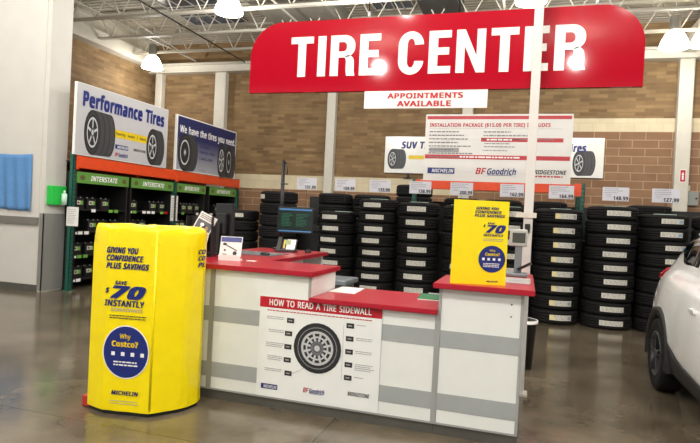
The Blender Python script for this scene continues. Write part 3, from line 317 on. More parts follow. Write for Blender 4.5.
    'p': (41.3, '5.5,-16 5.5,36 10.5,36 11.5,31 13.5,33.5 16,35 19,36.5 23,36.5 29,35.5 33.5,32 36.5,26 37.5,18 36.5,10 33.5,4 29,0.5 23,-0.5 19,-0.5 16,1 13.5,2.5 11.5,4.5 11,4.5 11.5,3.5 11.5,1.5 11.5,0 11.5,-1.5 11.5,-16 22,4 25,4.5 27.5,6 29,8 30.5,11 31,14.5 31.5,18 31,23.5 29,28 26,31 22,31.5 17,31 14,28.5 12.5,24.5 11.5,19 11.5,18 12,12 14,8 17,5', '6,8,7 5,8,6 0,2,1 0,3,2 5,9,8 4,9,5 3,36,4 36,9,4 36,35,9 35,10,9 3,37,36 0,39,3 39,38,3 38,37,3 34,10,35 33,10,34 33,11,10 0,40,39 32,11,33 0,41,40 31,11,32 0,42,41 31,12,11 30,12,31 0,20,42 20,43,42 29,12,30 29,13,12 28,13,29 20,44,43 27,13,28 20,19,44 19,26,44 26,13,27 0,21,20 18,26,19 18,13,26 18,14,13 0,22,21 17,14,18 0,23,22 16,14,17 16,15,14 0,24,23 0,25,24'),
    'r': (27.7, '5.5,0 5.5,36 10.5,36 11,29.5 11.5,29.5 13.5,32 16,34.5 19,36 22.5,36.5 23.5,36.5 24.5,36.5 26,36.5 26.5,36.5 26,31 25,31 24,31 23,31.5 22,31.5 19.5,31 17,30 14.5,28 13,25.5 12,22.5 11.5,19 11.5,0', '7,9,8 7,10,9 7,11,10 7,12,11 7,13,12 6,13,7 0,2,1 0,3,2 5,16,6 16,15,6 15,14,6 14,13,6 4,18,5 18,17,5 17,16,5 4,19,18 4,20,19 0,4,3 0,22,4 22,21,4 21,20,4 0,23,22 0,24,23'),
    's': (32.2, '15,-0.5 11.5,-0.5 8.5,0 5.5,0.5 3.5,1.5 3.5,7 6,6 8.5,5 12,4.5 15,4 19,4.5 21.5,5.5 23,7 23.5,9.5 23.5,10.5 22.5,12 21.5,13 20,14 17.5,15 14.5,16.5 11.5,17.5 8.5,19 6.5,20.5 5,22.5 4,24.5 3.5,27 4.5,31 7,34 11.5,36 17,36.5 20,36.5 23,36 26,35.5 28.5,34.5 26.5,29.5 24,30.5 21.5,31 19,31.5 16.5,32 13.5,31.5 11,30.5 9.5,29.5 9,27.5 9.5,26 10,25 11,24 13,23 15.5,22 18.5,20.5 21.5,19.5 24,18 26.5,16.5 28,14.5 29,12.5 29,10 28,5.5 25.5,2 20.5,0', '28,30,29 28,31,30 27,31,28 27,32,31 27,33,32 27,36,33 36,35,33 35,34,33 26,38,27 38,37,27 37,36,27 26,39,38 26,40,39 25,40,26 25,41,40 25,42,41 25,43,42 24,43,25 24,44,43 24,45,44 23,45,24 23,46,45 23,47,46 22,47,23 22,48,47 22,49,48 21,49,22 21,50,49 20,50,21 20,51,50 19,51,20 19,52,51 18,52,19 17,52,18 17,53,52 16,53,17 15,53,16 15,54,53 14,54,15 13,54,14 13,55,54 12,55,13 11,55,12 4,6,5 4,7,6 10,55,11 10,56,55 4,8,7 9,56,10 4,9,8 4,56,9 4,57,56 3,57,4 2,57,3 2,0,57 1,0,2'),
    't': (24.2, '16.5,-0.5 14,-0.5 11.5,0.5 9.5,1.5 7.5,3.5 6.5,6.5 6,10.5 6,31.5 1,31.5 1,34.5 6,36.5 8.5,44.5 12,44.5 12,36 22.5,36 22.5,31.5 12,31.5 12,10.5 12.5,7.5 13.5,5.5 15.5,4.5 17.5,4 19,4 20.5,4.5 22,4.5 23,5 23,0.5 21.5,0 20,-0.5 18.5,-0.5', '10,12,11 10,13,12 9,13,10 9,14,13 9,15,14 8,15,9 7,15,8 6,16,7 16,15,7 6,17,16 6,18,17 5,18,6 5,19,18 4,19,5 4,20,19 24,26,25 23,26,24 4,21,20 22,26,23 21,26,22 4,26,21 3,26,4 2,26,3 2,27,26 1,27,2 1,28,27 1,29,28 0,29,1'),
    'u': (41.5, '18.5,-0.5 12.5,0 8.5,2.5 6,6.5 5.5,12.5 5.5,36 11.5,36 11.5,13 13.5,6.5 19.5,4 24.5,5 27.5,7.5 29.5,11.5 30,17.5 30,36 36,36 36,0 31,0 30,5 27.5,2.5 25,0.5 22,-0.5', '4,6,5 4,7,6 13,15,14 13,16,15 12,16,13 4,8,7 3,8,4 11,16,12 10,18,11 18,16,11 2,8,3 2,9,8 9,18,10 9,19,18 17,16,18 2,19,9 1,19,2 1,20,19 1,21,20 0,21,1'),
    'v': (34.1, '13.5,0 0,36 6.5,36 14,15 14.5,13 15,11.5 15.5,9.5 16,8 16.5,6.5 17,5 17.5,6.5 18,8 18.5,10 19,11.5 19.5,13.5 20,15 28,36 34,36 20.5,0', '0,2,1 0,3,2 15,17,16 15,18,17 0,4,3 14,18,15 13,18,14 0,5,4 12,18,13 0,6,5 11,18,12 0,7,6 10,18,11 0,8,7 9,18,10 0,9,8 0,18,9'),
    'w': (52.8, '10.5,0 0.5,36 7,36 12,17 12.5,14 13,11 14,8.5 14,6 14.5,6 14.5,7.5 15,9 15.5,10.5 16,12.5 16.5,14 17,16 23,36 29.5,36 36,16 36.5,13.5 37.5,11 38,8.5 38.5,6 39,8 39.5,11 40,14 41,17 46,36 52,36 42,0 35,0 29,20.5 28,23 27.5,26 27,28 26.5,30 26,30 26,28 25.5,26 24.5,23 24,20.5 17.5,0', '0,2,1 0,3,2 14,16,15 14,35,16 35,34,16 34,17,16 25,27,26 25,28,27 14,36,35 33,17,34 14,37,36 32,17,33 14,38,37 31,17,32 30,17,31 14,39,38 29,17,30 14,40,39 0,4,3 24,28,25 13,40,14 29,18,17 12,40,13 0,5,4 23,28,24 29,19,18 11,40,12 0,6,5 29,20,19 22,28,23 10,40,11 9,40,10 0,7,6 29,21,20 21,28,22 8,40,9 29,28,21 0,8,7 0,40,8'),
    'x': (35.5, '1,0 14,18.5 2,36 8.5,36 18,22.5 27,36 33.5,36 21,18.5 34.5,0 27.5,0 18,14.5 8,0', '1,3,2 1,4,3 4,6,5 4,7,6 1,7,4 0,7,1 0,10,7 10,8,7 0,11,10 9,8,10'),
    'y': (34.3, '5.5,-16 4,-16 3,-16 1.5,-16 0.5,-15.5 0.5,-11 1.5,-11 2.5,-11 3.5,-11 4.5,-11.5 7.5,-11 9.5,-9.5 11.5,-7.5 12.5,-5 14.5,0 0,36 6.5,36 14,15.5 15,13 16,10.5 16.5,8 17,5.5 17.5,5.5 18,7.5 18.5,10 19.5,13 20.5,15.5 28,36 34.5,36 18.5,-5 16.5,-9.5 14,-13 10.5,-15.5', '14,16,15 14,17,16 26,28,27 26,29,28 25,29,26 14,18,17 14,19,18 24,29,25 14,20,19 23,29,24 14,21,20 22,29,23 14,22,21 14,29,22 13,29,14 12,29,13 12,30,29 11,30,12 10,30,11 10,31,30 9,31,10 4,6,5 4,7,6 4,8,7 4,9,8 4,31,9 4,32,31 4,0,32 3,0,4 2,0,3 1,0,2'),
    '|': (29.1, '12,-12 12,55.5 17,55.5 17,-12', '0,2,1 0,3,2'),
}
_tc = {}
def text_geo(string, bold, shear, res):
    k = (string, bold, shear)
    if k not in _tc:
        vs, fs, x = [], [], 0.0
        # heavier weights: the outline is laid down several times with a tiny shift
        sh = [(0, 0)] if bold < .012 else [(-bold, -bold*.6), (bold, -bold*.6), (-bold, bold*.6), (bold, bold*.6), (0, 0)]
        for ch in string:
            if ch == ' ': x += .27; continue
            adv, vv, ff = GLYPHS[ch]
            P = [tuple(float(q)/100 for q in p.split(',')) for p in vv.split()]
            F = [tuple(int(q) for q in f.split(',')) for f in ff.split()]
            for li, (dx, dz) in enumerate(sh):
                n = len(vs)
                vs += [(x+px+dx+(pz+dz)*shear, pz+dz, li) for px, pz in P]; fs += [tuple(i+n for i in f) for f in F]
            x += adv/100+bold*1.2
        _tc[k] = (vs, fs)
    return _tc[k]
def N(mt): return B().m(mt)
def TX(t, mt, *a, name='lettering', xf=None, **k):
    b = B().m(mt)
    if xf is not None: b.xf = xf
    return b.text(*a, **k).build(name, t)
def tag(o, label, cat, group=None):
    o['label'] = label; o['category'] = cat
    if group: o['group'] = group
    return o
def thing(name, label, cat, loc=(0, 0, 0), rz=0, group=None):
    o = bpy.data.objects.new(name, None); C.objects.link(o); o.location = loc; o.rotation_euler = (0, 0, rz); o.empty_display_size = .1
    return tag(o, label, cat, group)
def struct(b, name, parent=None):
    o = b.build(name, parent)
    if parent is None: o['kind'] = 'structure'
    return o
def copy_tree(o, loc, rz, label, group=None):
    r = o.copy(); C.objects.link(r); r.location = loc; r.rotation_euler = (0, 0, rz); r['label'] = label
    if group: r['group'] = group
    for ch in list(o.children):
        c = ch.copy(); C.objects.link(c); c.parent = r
        for g in list(ch.children):
            d = g.copy(); C.objects.link(d); d.parent = c
    return r
ORD = ['first', 'second', 'third', 'fourth', 'fifth', 'sixth', 'seventh', 'eighth', 'ninth', 'tenth']

# ------------------------------------------------------------------ setting
struct(N(FLOOR).box(-20, 14, -9, 14.9, -.2, 0), 'floor')
struct(N(DECK).box(-20, 14, -9, 14.9, 6.3, 6.4), 'ceiling')
YW = 14.5
bk = B()
for x0, x1, zs in [(-10.95, -1.4, (2.17, 2.56)), (-1.4, 14, (3.80, 4.11))]:
    bk.m(BLOCK).box(x0, x1, YW, YW+.3, 0, zs[0]); bk.m(BAND).box(x0, x1, YW, YW+.3, zs[0], zs[1]); bk.m(BRICK).box(x0, x1, YW, YW+.3, zs[1], 6.3)
struct(bk, 'wall_back')
bk = B().m(BLOCK).box(-10.95, -10.75, 8.05, YW, 0, 2.17).m(BAND).box(-10.95, -10.75, 8.05, YW, 2.17, 2.56).m(BRICK).box(-10.95, -10.75, 8.05, YW, 2.56, 6.3)
struct(bk, 'wall_left')
# white partition in front of the left wall
pw = N(PAINT)
pw.box(-20, -7.70, 7.6, 8.05, 0, 6.3)
struct(pw, 'wall_front')
struct(N(KICK).box(-20, -7.78, 7.585, 7.6, 0, .11), 'baseboard_left')
struct(N(mat('grey_bumper_rail', (118, 116, 110), .5)).box(-20, -7.79, 7.56, 7.6, 1.12, 1.245), 'trim_1')
gp = N(mat('diamond_plate', (146, 146, 142), .45, .15, bump=.6, bscale=60, noise=.2, nscale=60)).box(-7.70, -7.685, 7.585, 8.05, .02, 1.32).box(-7.77, -7.685, 7.585, 7.6, .02, 1.32)
struct(gp, 'trim_2')
struct(N(STEELW).box(-7.80, -7.785, 7.59, 7.6, .11, 6.3), 'trim_3')
# steel columns on the back wall, ledger beams
for i, (cx, ww) in enumerate([(-10.48, .22), (-8.44, .34), (-5.08, .24), (-1.5, .26), (3.28, .30)]):
    struct(N(STEELW).bbox(cx-ww/2, cx+ww/2, YW-.2, YW, 0, 5.5, .02), 'trim_%d' % (4+i))
struct(N(STEELW).box(-10.75, 14, YW-.25, YW, 5.42, 5.62).box(-10.75, 14, YW-.32, YW-.02, 5.60, 5.66).box(-10.75, 14, YW-.32, YW-.02, 5.40, 5.44), 'trim_9')
struct(N(STEELW).box(-10.75, -10.45, 8.05, YW-.3, 5.55, 5.62).box(-10.75, -10.44, 8.05, YW-.3, 5.52, 5.86).box(-10.73, -10.65, 8.05, YW-.3, 5.6, 6.28).box(-10.75, -10.4, 8.05, YW-.3, 6.2, 6.28), 'trim_10')
struct(N(STEELW).box(3.14, 3.42, 2, YW-.32, 5.52, 5.86), 'trim_11')
# open-web joists
jn = 0
for jy in [9.2, 10.5, 11.8, 13.1]:
    j = N(STEELW)
    zb, zt = 5.66, 6.27
    for z in (zb, zt): j.bar((-10.5, jy-.03, z), (9, jy-.03, z), .035, .05).bar((-10.5, jy+.03, z), (9, jy+.03, z), .035, .05)
    x = -10.45; k = 0
    while x < 8.6:
        j.tube((x, jy, zb if k % 2 else zt), (x+.34, jy, zt if k % 2 else zb), .014, n=6); x += .34; k += 1
    o = struct(j, 'ceiling_joist')
for k, bx in enumerate([-9.2, -5.0, -.6, 4.4]):
    struct(N(STEELW).bar((bx, 8.0, 5.72), (bx, 14.2, 5.72), .03, .03).bar((bx, 8, 6.22), (bx, 14.2, 5.70), .025, .025), 'ceiling_bracing')
struct(N(GALV).box(-5.75, -4.2, 2, 13.0, 5.86, 6.28), 'ceiling_duct')
struct(N(DARKGREY).box(-2.3, -1.5, 2, 12.5, 5.9, 6.28), 'ceiling_duct')
struct(N(BLACKM).tube((-7.55, 4, 5.62), (-7.62, 14.3, 5.62), .016), 'ceiling_pipe')
for k, (a, b_, c_, d_) in enumerate([(-8.4, -6.9, 11.0, 12.9), (-3.5, -2.6, 11.0, 12.6)]):
    s_ = N(SKYL).box(a, b_, c_, d_, 6.26, 6.3).m(STEELW)
    for q in range(5):
        s_.box(a+(b_-a)*q/4-.015, a+(b_-a)*q/4+.015, c_, d_, 6.24, 6.27)
    for q in range(4): s_.box(a, b_, c_+(d_-c_)*q/3-.015, c_+(d_-c_)*q/3+.015, 6.24, 6.27)
    struct(s_, 'window_%d' % (k+1))

# ------------------------------------------------------------------ high-bay lamps
def lamp(x, y, z, label, power):
    t = thing('high_bay_lamp', label, 'ceiling lamp', (x, y, z), 0, 'high bay lamps under the roof')
    b = N(LAMP); b.lathe([(.001, .34), (.10, .33), (.17, .26), (.24, .12), (.28, 0), (.27, -.02), (.001, -.03)], 28); b.build('reflector_bowl', t)
    b = N(GALV); b.lathe([(.001, .62), (.09, .62), (.10, .58), (.10, .36), (.11, .335), (.001, .335)], 20); b.build('ballast_housing', t)
    N(STEELW).tube((0, 0, .6), (0, 0, 6.29-z), .012, n=8).build('hanging_rod', t)
    l = hall_light(x, y, z-.32, power)
    return t
LP = [(-5.7, 9.85, 5.36, 'glowing high bay lamp above the dark blue slogan sign, near the skylight'),
      (-9.75, 13.0, 5.22, 'glowing high bay lamp in the far left corner above the white tire sign'),
      (2.66, 12.75, 5.22, 'bright bell lamp just right of the rounded end of the red sign'),
      (3.22, 12.75, 5.25, 'bell lamp beside the white steel beam, rightmost of all lamps'),
      (-3.2, 10.0, 5.55, 'lamp partly cut off by the photo top above the letters of the first red word'),
      (-.1, 10.6, 5.5, 'lamp partly cut off by the photo top above the right half of the red sign')]
for k, (x, y, z, lb) in enumerate(LP): lamp(x, y, z, lb, LAMP_W*(.45, .3, .2, .15, .45, .45)[k])

# ------------------------------------------------------------------ wall fittings
cl = N(CLOTH); nx, nz = 28, 14; g = []
for j in range(nz+1):
    row = []
    for i in range(nx+1):
        u, v_ = i/nx, j/nz
        row.append(cl.v(-8.72+u*(.765-.02*(v_)), 7.585-.018*math.sin(u*21+v_*2)*(1-.7*v_)-.012, 2.305-.94*(1-v_)-.012*math.sin(u*PI*1)*(1 if v_ > .9 else .3)-.02*u*(1-v_)))
    g.append(row)
for j in range(nz):
    for i in range(nx): cl.face([g[j][i], g[j][i+1], g[j+1][i+1], g[j+1][i]], True)
o = cl.build('hanging_cloth')
so = o.modifiers.new('s', 'SOLIDIFY'); so.thickness = .006
tag(o, 'blue cloth hung flat on the white wall above the grey rail', 'cloth')

t = thing('hand_wipe_dispenser', 'bright green dispenser box fixed to the end of the white wall', 'dispenser', (-7.70, 7.83, 1.45), PI/2)
N(GREENBOX).bbox(-.19, .13, -.11, .0, .02, .345, .012).build('body', t)
N(CLEAR).tube((.03, -.16, .03), (.03, -.16, .22), .045, n=14).tube((.03, -.16, .22), (.03, -.16, .27), .018, n=10).bar((.03, -.17, .03), (.03, -.1, .03), .06, .01).build('bottle', t)
t = thing('notice_sheet', 'white notice sheet below the green dispenser on the nearest rack post', 'paper', (-7.43, 7.936, 1.12))
N(PAPER).box(-.12, .13, 0, .004, 0, .33).build('sheet', t); b = N(INKGREY).lines(-.09, .1, .29, 8, .033, .008); b.build('print', t)
t = thing('electrical_box', 'grey electrical box on the block wall right of the column', 'electrical box', (3.51, 14.5, 2.14))
N(mat('grey_enamel', (138, 142, 138), .5)).bbox(-.15, .15, -.12, 0, 0, .31, .01).build('enclosure', t)
N(STEELW).box(-.12, -.02, -.08, 0, .33, .45).build('outlet_plate', t); N(BLACKM).tube((.1, -.125, .16), (.1, -.14, .16), .02).build('latch', t)
t = thing('fire_extinguisher_sign', 'small red and white sign on the right white column', 'sign', (3.30, 14.29, 2.64))
N(SIGNWHITE).box(-.06, .06, 0, .008, 0, .30).build('panel', t); N(INKRED).rect(-.05, .02, .05, .28, -.002).build('red_field', t)
b = N(INKWHITE).rect(-.018, .06, .018, .16, -.004).poly([(-.03, .17), (.03, .17), (0, .24)], -.004); b.build('arrow', t)
N(STEELW).box(-.05, .05, -.06, 0, -.75, -.63).build('junction_plate', t)

# ------------------------------------------------------------------ big red sign
def big_letter(b, ch, x, z, h, y=-.004):
    """heavy condensed capitals for the long sign; returns the right edge"""
    st, br = .088, .070
    def strip(o, i):
        for k in range(len(o)-1): b.face([b.v(x+p[0], y, z+p[1]) for p in (o[k], o[k+1], i[k+1], i[k])])
    def R_(x0, z0, x1, z1): b.rect(x+x0, z+z0, x+x1, z+z1, y)
    def arc(cx, cz, rx, rz, a0, a1, n=12): return [(cx+rx*math.cos(math.radians(a0+(a1-a0)*k/n)), cz+rz*math.sin(math.radians(a0+(a1-a0)*k/n))) for k in range(n+1)]
    if ch == 'T': w_ = .25; R_(0, h-br, w_, h); R_(w_/2-st/2, 0, w_/2+st/2, h-br)
    elif ch == 'I': w_ = .088; R_(0, 0, w_, h)
    elif ch == 'E': w_ = .215; R_(0, 0, st, h); R_(st, 0, w_, br); R_(st, h-br, w_, h); R_(st, h*.46-.01, w_-.018, h*.46+br-.01)
    elif ch == 'N':
        w_ = .272; R_(0, 0, .08, h); R_(w_-.08, 0, w_, h)
        b.poly([(x+.08, z+h), (x+.08, z+h-.16), (x+w_-.08, z), (x+w_-.08, z+.16)], y)
    elif ch == 'R':
        w_ = .262; R_(0, 0, st, h); zm = h*.45
        o = [(st, h)]+arc(w_-.115, h-.105, .115, .105, 90, 0)+arc(w_-.115, zm+.10, .115, .10, 0, -90)+[(st, zm)]
        i = [(st, h-br)]+arc(w_-.125, h-.115, .125-st+.001, .115-br, 90, 0)+arc(w_-.125, zm+.105, .125-st+.001, .105-br+.008, 0, -90)+[(st, zm+br-.008)]
        strip(o, i)
        ro = arc(w_-.09, zm-.045, .082, .075, 75, 0, 8)+[(w_-.006, .05), (w_+.004, 0)]
        ri = arc(w_-.115, zm-.045, .022, .046, 90, 0, 8)+[(w_-.092, .05), (w_-.084, 0)]
        strip(ro, ri)
    elif ch == 'C':
        w_ = .25; r = w_/2
        o = arc(r, h-.13, r, .135, 2, 90)+arc(r, h-.13, r, .135, 90, 180)[1:]+arc(r, .13, r, .135, 180, 270)+arc(r, .13, r, .135, 270, 358)[1:]
        i = arc(r, h-.13, r-st, .135-br, 2, 90)+arc(r, h-.13, r-st, .135-br, 90, 180)[1:]+arc(r, .13, r-st, .135-br, 180, 270)+arc(r, .13, r-st, .135-br, 270, 358)[1:]
        strip(o, i)
    return x+w_
def rounded(x0, x1, z0, z1, r, n=12):
    pts = [(x0, z0), (x1, z0)]
    pts += [(x1-r+r*math.cos(a), z1-r+r*math.sin(a)) for a in [PI/2*i/n for i in range(n+1)]]
    pts += [(x0+r+r*math.cos(a), z1-r+r*math.sin(a)) for a in [PI/2+PI/2*i/n for i in range(n+1)]]
    return pts
t = thing('hanging_sign', 'long red hanging sign with rounded upper corners reading TIRE CENTER', 'sign', (-.985, 5.5, 2.80))
N(SIGNRED).prism_y(rounded(-1.907, 1.907, 0, .735, .36), 0, .05).build('panel', t)
b = N(SIGNWHITE); x_ = -1.44
for ch in 'TIRE': q_ = N(SIGNWHITE); x_ = big_letter(q_, ch, x_, .157, .413)+.05; q_.build('letter', t)
x_ = -.292
for ch in 'CENTER': q_ = N(SIGNWHITE); x_ = big_letter(q_, ch, x_, .157, .413)+.05; q_.build('letter', t)
N(BLACKM).tube((-.62, .025, .73), (-.62, .025, 3.49), .006, n=6).tube((1.5, .025, .73), (1.5, .025, 3.49), .006, n=6).tube((.28, .025, .73), (.28, .025, 3.49), .006, n=6).build('hanging_cable', t)
N(ALU).tube((-.62, .025, .72), (-.62, .025, .80), .016, n=8).tube((1.5, .025, .72), (1.5, .025, .80), .016, n=8).build('cable_clamp', t)
t = thing('appointments_sign', 'small white sign under the red one reading APPOINTMENTS AVAILABLE', 'sign', (-1.0, 5.49, 2.622))
N(SIGNWHITE).box(-.602, .602, 0, .012, 0, .172).build('panel', t)
TX(t, INKRED, 'APPOINTMENTS', -.365, .095, .375, .15, -.003, .035); TX(t, INKRED, 'AVAILABLE', -.265, .018, .265, .073, -.003, .035)

# ------------------------------------------------------------------ price / tyre printed art helpers
def wheel_print(b, cx, cz, rx, rz, tread=0, spokes=5, y=-.003, side=1, d=.10):
    """printed three-quarter view of a tyre: tread band behind a dark sidewall ellipse and a silver rim"""
    if tread:
        pts = []
        n = 16
        for i in range(n+1):
            a = -PI/2+PI*i/n; pts.append((cx+side*(tread+rx*.75*math.cos(a)), cz+rz*.97*math.sin(a)))
        for i in range(n+1):
            a = PI/2+PI*i/n; pts.append((cx+side*rx*math.cos(a), cz+rz*math.sin(a)))
        if side < 0: pts = pts[::-1]
        b.m(TYREINK2).poly(pts, y)
        for k in range(3):
            q = tread*(.3+.3*k); b.m(TYREINK)
            arc = [(cx+side*(q+rx*.85*math.cos(a)), cz+rz*.97*math.sin(a)) for a in [-1.35+2.7*i/12 for i in range(13)]]
            w_ = tread*.05
            for i in range(12): b.poly([arc[i], (arc[i][0]+w_, arc[i][1]), (arc[i+1][0]+w_, arc[i+1][1]), arc[i+1]], y-.001)
    b.m(TYREINK).disc(cx, cz, rx, rz, y-.002)
    b.m(TYREINK2).ring(cx, cz, rx*.86, rz*.86, .94, y-.003)
    b.m(SILVER).ring(cx, cz, rx*.68, rz*.68, .86, y-.003)
    for k in range(spokes):
        a = 2*PI*k/spokes+.3
        b.m(SILVER).poly([(cx+rx*.2*math.cos(a-d*3), cz+rz*.2*math.sin(a-d*3)), (cx+rx*.62*math.cos(a-d), cz+rz*.62*math.sin(a-d)), (cx+rx*.62*math.cos(a+d), cz+rz*.62*math.sin(a+d)), (cx+rx*.2*math.cos(a+d*3), cz+rz*.2*math.sin(a+d*3))], y-.003)
    b.m(SILVERD).disc(cx, cz, rx*.22, rz*.22, y-.004, 16); b.m(SILVER).disc(cx, cz, rx*.12, rz*.12, y-.005, 12)
    return b
def michelin(t, x0, z0, x1, z1, y=-.004):
    b = N(INKBLUE).rect(x0, z0, x1, z1, y); o = b.build('brand_mark', t)
    N(INKWHITE).text('MICHELIN', x0+(x1-x0)*.16, z0+(z1-z0)*.2, x1-(x1-x0)*.04, z1-(z1-z0)*.2, y-.002, .02, .25).build('lettering', o)
def goodrich(t, x0, z0, x1, z1, y=-.004):
    q = x0+(x1-x0)*.27
    b = N(INKRED).text('BF', x0, z0+(z1-z0)*.12, q, z1, y, .03, .25); b.m(INKBLUE).text('Goodrich', q+(x1-x0)*.02, z0+(z1-z0)*.12, x1, z1, y, .03, .25); b.m(INKBLUE).rect(x0+(x1-x0)*.3, z0, x1-(x1-x0)*.1, z0+(z1-z0)*.06, y); b.build('brand_mark', t)
def bridgestone(t, x0, z0, x1, z1, y=-.004):
    b = N(INKDARK).text('BRIDGESTONE', x0, z0, x1, z1, y, .03, .25); b.m(INKRED).poly([(x0, z1), (x0+(x1-x0)*.07, z1), (x0+(x1-x0)*.02, z1-(z1-z0)*.4)], y-.002); b.build('brand_mark', t)
# ------------------------------------------------------------------ signs on the left rack (face +x)
RZ = PI/2
t = thing('tire_sign', 'large white sign reading Performance Tires standing on the orange beam', 'sign', (-7.42, 9.21, 2.355), RZ)
N(SIGNWHITE).box(-1.30, 1.30, 0, .05, 0, 1.245).build('board', t)
N(mat('pale_grey_print', (190, 190, 194), .4)).rect(-1.29, .01, 1.29, 1.235, -.0015).build('printed_ground', t)
b = N(INKBLUE).text('Performance Tires', -1.16, .85, 1.16, 1.14, -.006, .05, .05, 4); b.build('lettering', t)
b = N(INKYEL).rect(-.36, .43, .62, .575, -.0025).m(INKDARK).text('Touring  Sedan  |  Sport', -.30, .465, .58, .54, -.005, .012, .1, 2); b.build('yellow_band', t)
b = wheel_print(B(), -.90, .43, .20, .40, .44, 5); b.build('printed_tire', t)
b = wheel_print(B(), .80, .39, .19, .37, .26, 5); b.build('printed_tire', t)
michelin(t, -.30, .22, .06, .30); bridgestone(t, .22, .235, .60, .285); goodrich(t, -.30, .07, .06, .15)
t = thing('tire_sign', 'dark blue sign reading We have the tires you need on the orange beam', 'sign', (-7.42, 12.18, 2.355), RZ)
N(SIGNWHITE).box(-1.34, 1.34, 0, .05, 0, 1.225).build('board', t)
def grad_mat():
    m = bpy.data.materials.new('blue_to_grey_print'); m.use_nodes = True; nt = m.node_tree; p = nt.nodes['Principled BSDF']
    tc = nt.nodes.new('ShaderNodeTexCoord'); sp = nt.nodes.new('ShaderNodeSeparateXYZ'); r = nt.nodes.new('ShaderNodeValToRGB')
    nt.links.new(tc.outputs['Object'], sp.inputs[0]); nt.links.new(sp.outputs[2], r.inputs[0]); e = r.color_ramp.elements
    e[0].position = .05; e[0].color = srgb(160, 162, 176); e[1].position = .75; e[1].color = srgb(34, 40, 92)
    nt.links.new(r.outputs[0], p.inputs['Base Color']); p.inputs['Roughness'].default_value = .4; return m
N(grad_mat()).rect(-1.30, .02, 1.31, 1.20, -.0015).build('printed_ground', t)
b = N(INKWHITE).text('We have the tires you need.', -1.22, .80, 1.27, 1.02, -.006, .025, .05, 4); b.build('lettering', t)
TX(t, INKNAVY, 'In stock', -.40, .60, .02, .68, -.004, .015); TX(t, INKNAVY, 'Special order', -.40, .45, .3, .55, -.004, .015); TX(t, INKNAVY, 'Costco.com', -.40, .32, .2, .40, -.004, .015)
for q_ in ((-.4, .16, -.1, .21), (0, .18, .35, .22), (-.4, .05, -.1, .10)): N(INKGREY).rect(*q_).build('brand_mark', t)
b = wheel_print(B(), -1.0, .42, .27, .42, .32, 0); b.build('printed_tire', t)
b = wheel_print(B(), .62, .40, .19, .42, .30, 7); wheel_print(b, .98, .40, .17, .41, .22, 0, -.009); b.build('printed_tire', t)

# ------------------------------------------------------------------ left pallet rack
def post(parent, x, y, h):
    b = N(GREENP).box(x-.04, x+.04, y-.035, y-.028, 0, h).box(x-.04, x-.032, y-.035, y+.035, 0, h).box(x+.032, x+.04, y-.035, y+.035, 0, h).box(x-.075, x+.075, y-.06, y+.06, 0, .012)
    o = b.build('upright_post', parent)
    s_ = N(BLACK)
    z = .15
    while z < h-.05: s_.rect(x-.022, z, x-.006, z+.03, y-.0365).rect(x+.006, z, x+.022, z+.03, y-.0365); z += .075
    s_.build('post_slots', o)
rk = thing('pallet_rack', 'orange and green pallet rack holding the battery displays', 'rack', (-7.47, 10.9, 0), RZ)
for yy in (7.98, 10.96, 13.84):
    post(rk, yy-10.9, 0.02, 2.42 if yy < 8 else 2.36); post(rk, yy-10.9, 1.05, 2.36)
for a, b_ in ((8.03, 10.92), (11.0, 13.80)):
    for yy in (0.0, 1.05):
        N(ORANGE).bbox(a-10.9, b_-10.9, yy-.03, yy+.03, 2.13, 2.345, .01).m(ORANGE).box(a-10.94, a-10.88, yy-.04, yy-.028, 2.10, 2.35).box(b_-10.92, b_-10.86, yy-.04, yy-.028, 2.10, 2.35).build('load_beam', rk)
    N(DARKGREY).box(a-10.9, b_-10.9, .03, 1.02, 2.24, 2.26).build('shelf_deck', rk)
t = thing('notice_sheet', 'white notice sheet hanging on the middle green post of the battery rack', 'paper', (-7.455, 10.97, 1.22), RZ)
N(PAPER).box(-.17, .09, 0, .004, 0, .56).build('sheet', t); N(INKGREY).lines(-.14, .06, .5, 9, .05, .012).build('print', t)

# battery cases
def battery_me():
    b = N(BLACK).bbox(-.115, .115, 0, .17, 0, .17, .006).m(BLACK).bbox(-.118, .118, -.002, .172, .165, .195, .005)
    return b.mesh('battery')
def blabel_me(v):
    b = N(mat('dull_white_label', (190, 190, 180), .5)).rect(-.075, .075, .075, .145, -.004).m(BATLAB).rect(.03 if v % 2 else .01, .075, .075, .145, -.005).m(INKDARK).disc(-.03 if v % 2 else -.04, .11, .026, .018, -.006, 10).m(INKRED).rect(-.05, .105, -.02, .115, -.007)
    return b.mesh('case_label')
def bterm_me(): 
    b = N(ALU).tube((-.07, .05, .19), (-.07, .05, .212), .012, n=8).tube((.07, .05, .19), (.07, .05, .212), .012, n=8); return b.mesh('terminal')
BME = battery_me(); BLB = [blabel_me(0), blabel_me(1)]; BTM = bterm_me()
names = ['first', 'second', 'third', 'fourth']
UN = [(8.06, 9.42), (9.50, 10.90), (11.04, 12.24), (12.43, 13.76)]
UD = ['nearest INTERSTATE display', 'second INTERSTATE display', 'third INTERSTATE display', 'farthest INTERSTATE display']
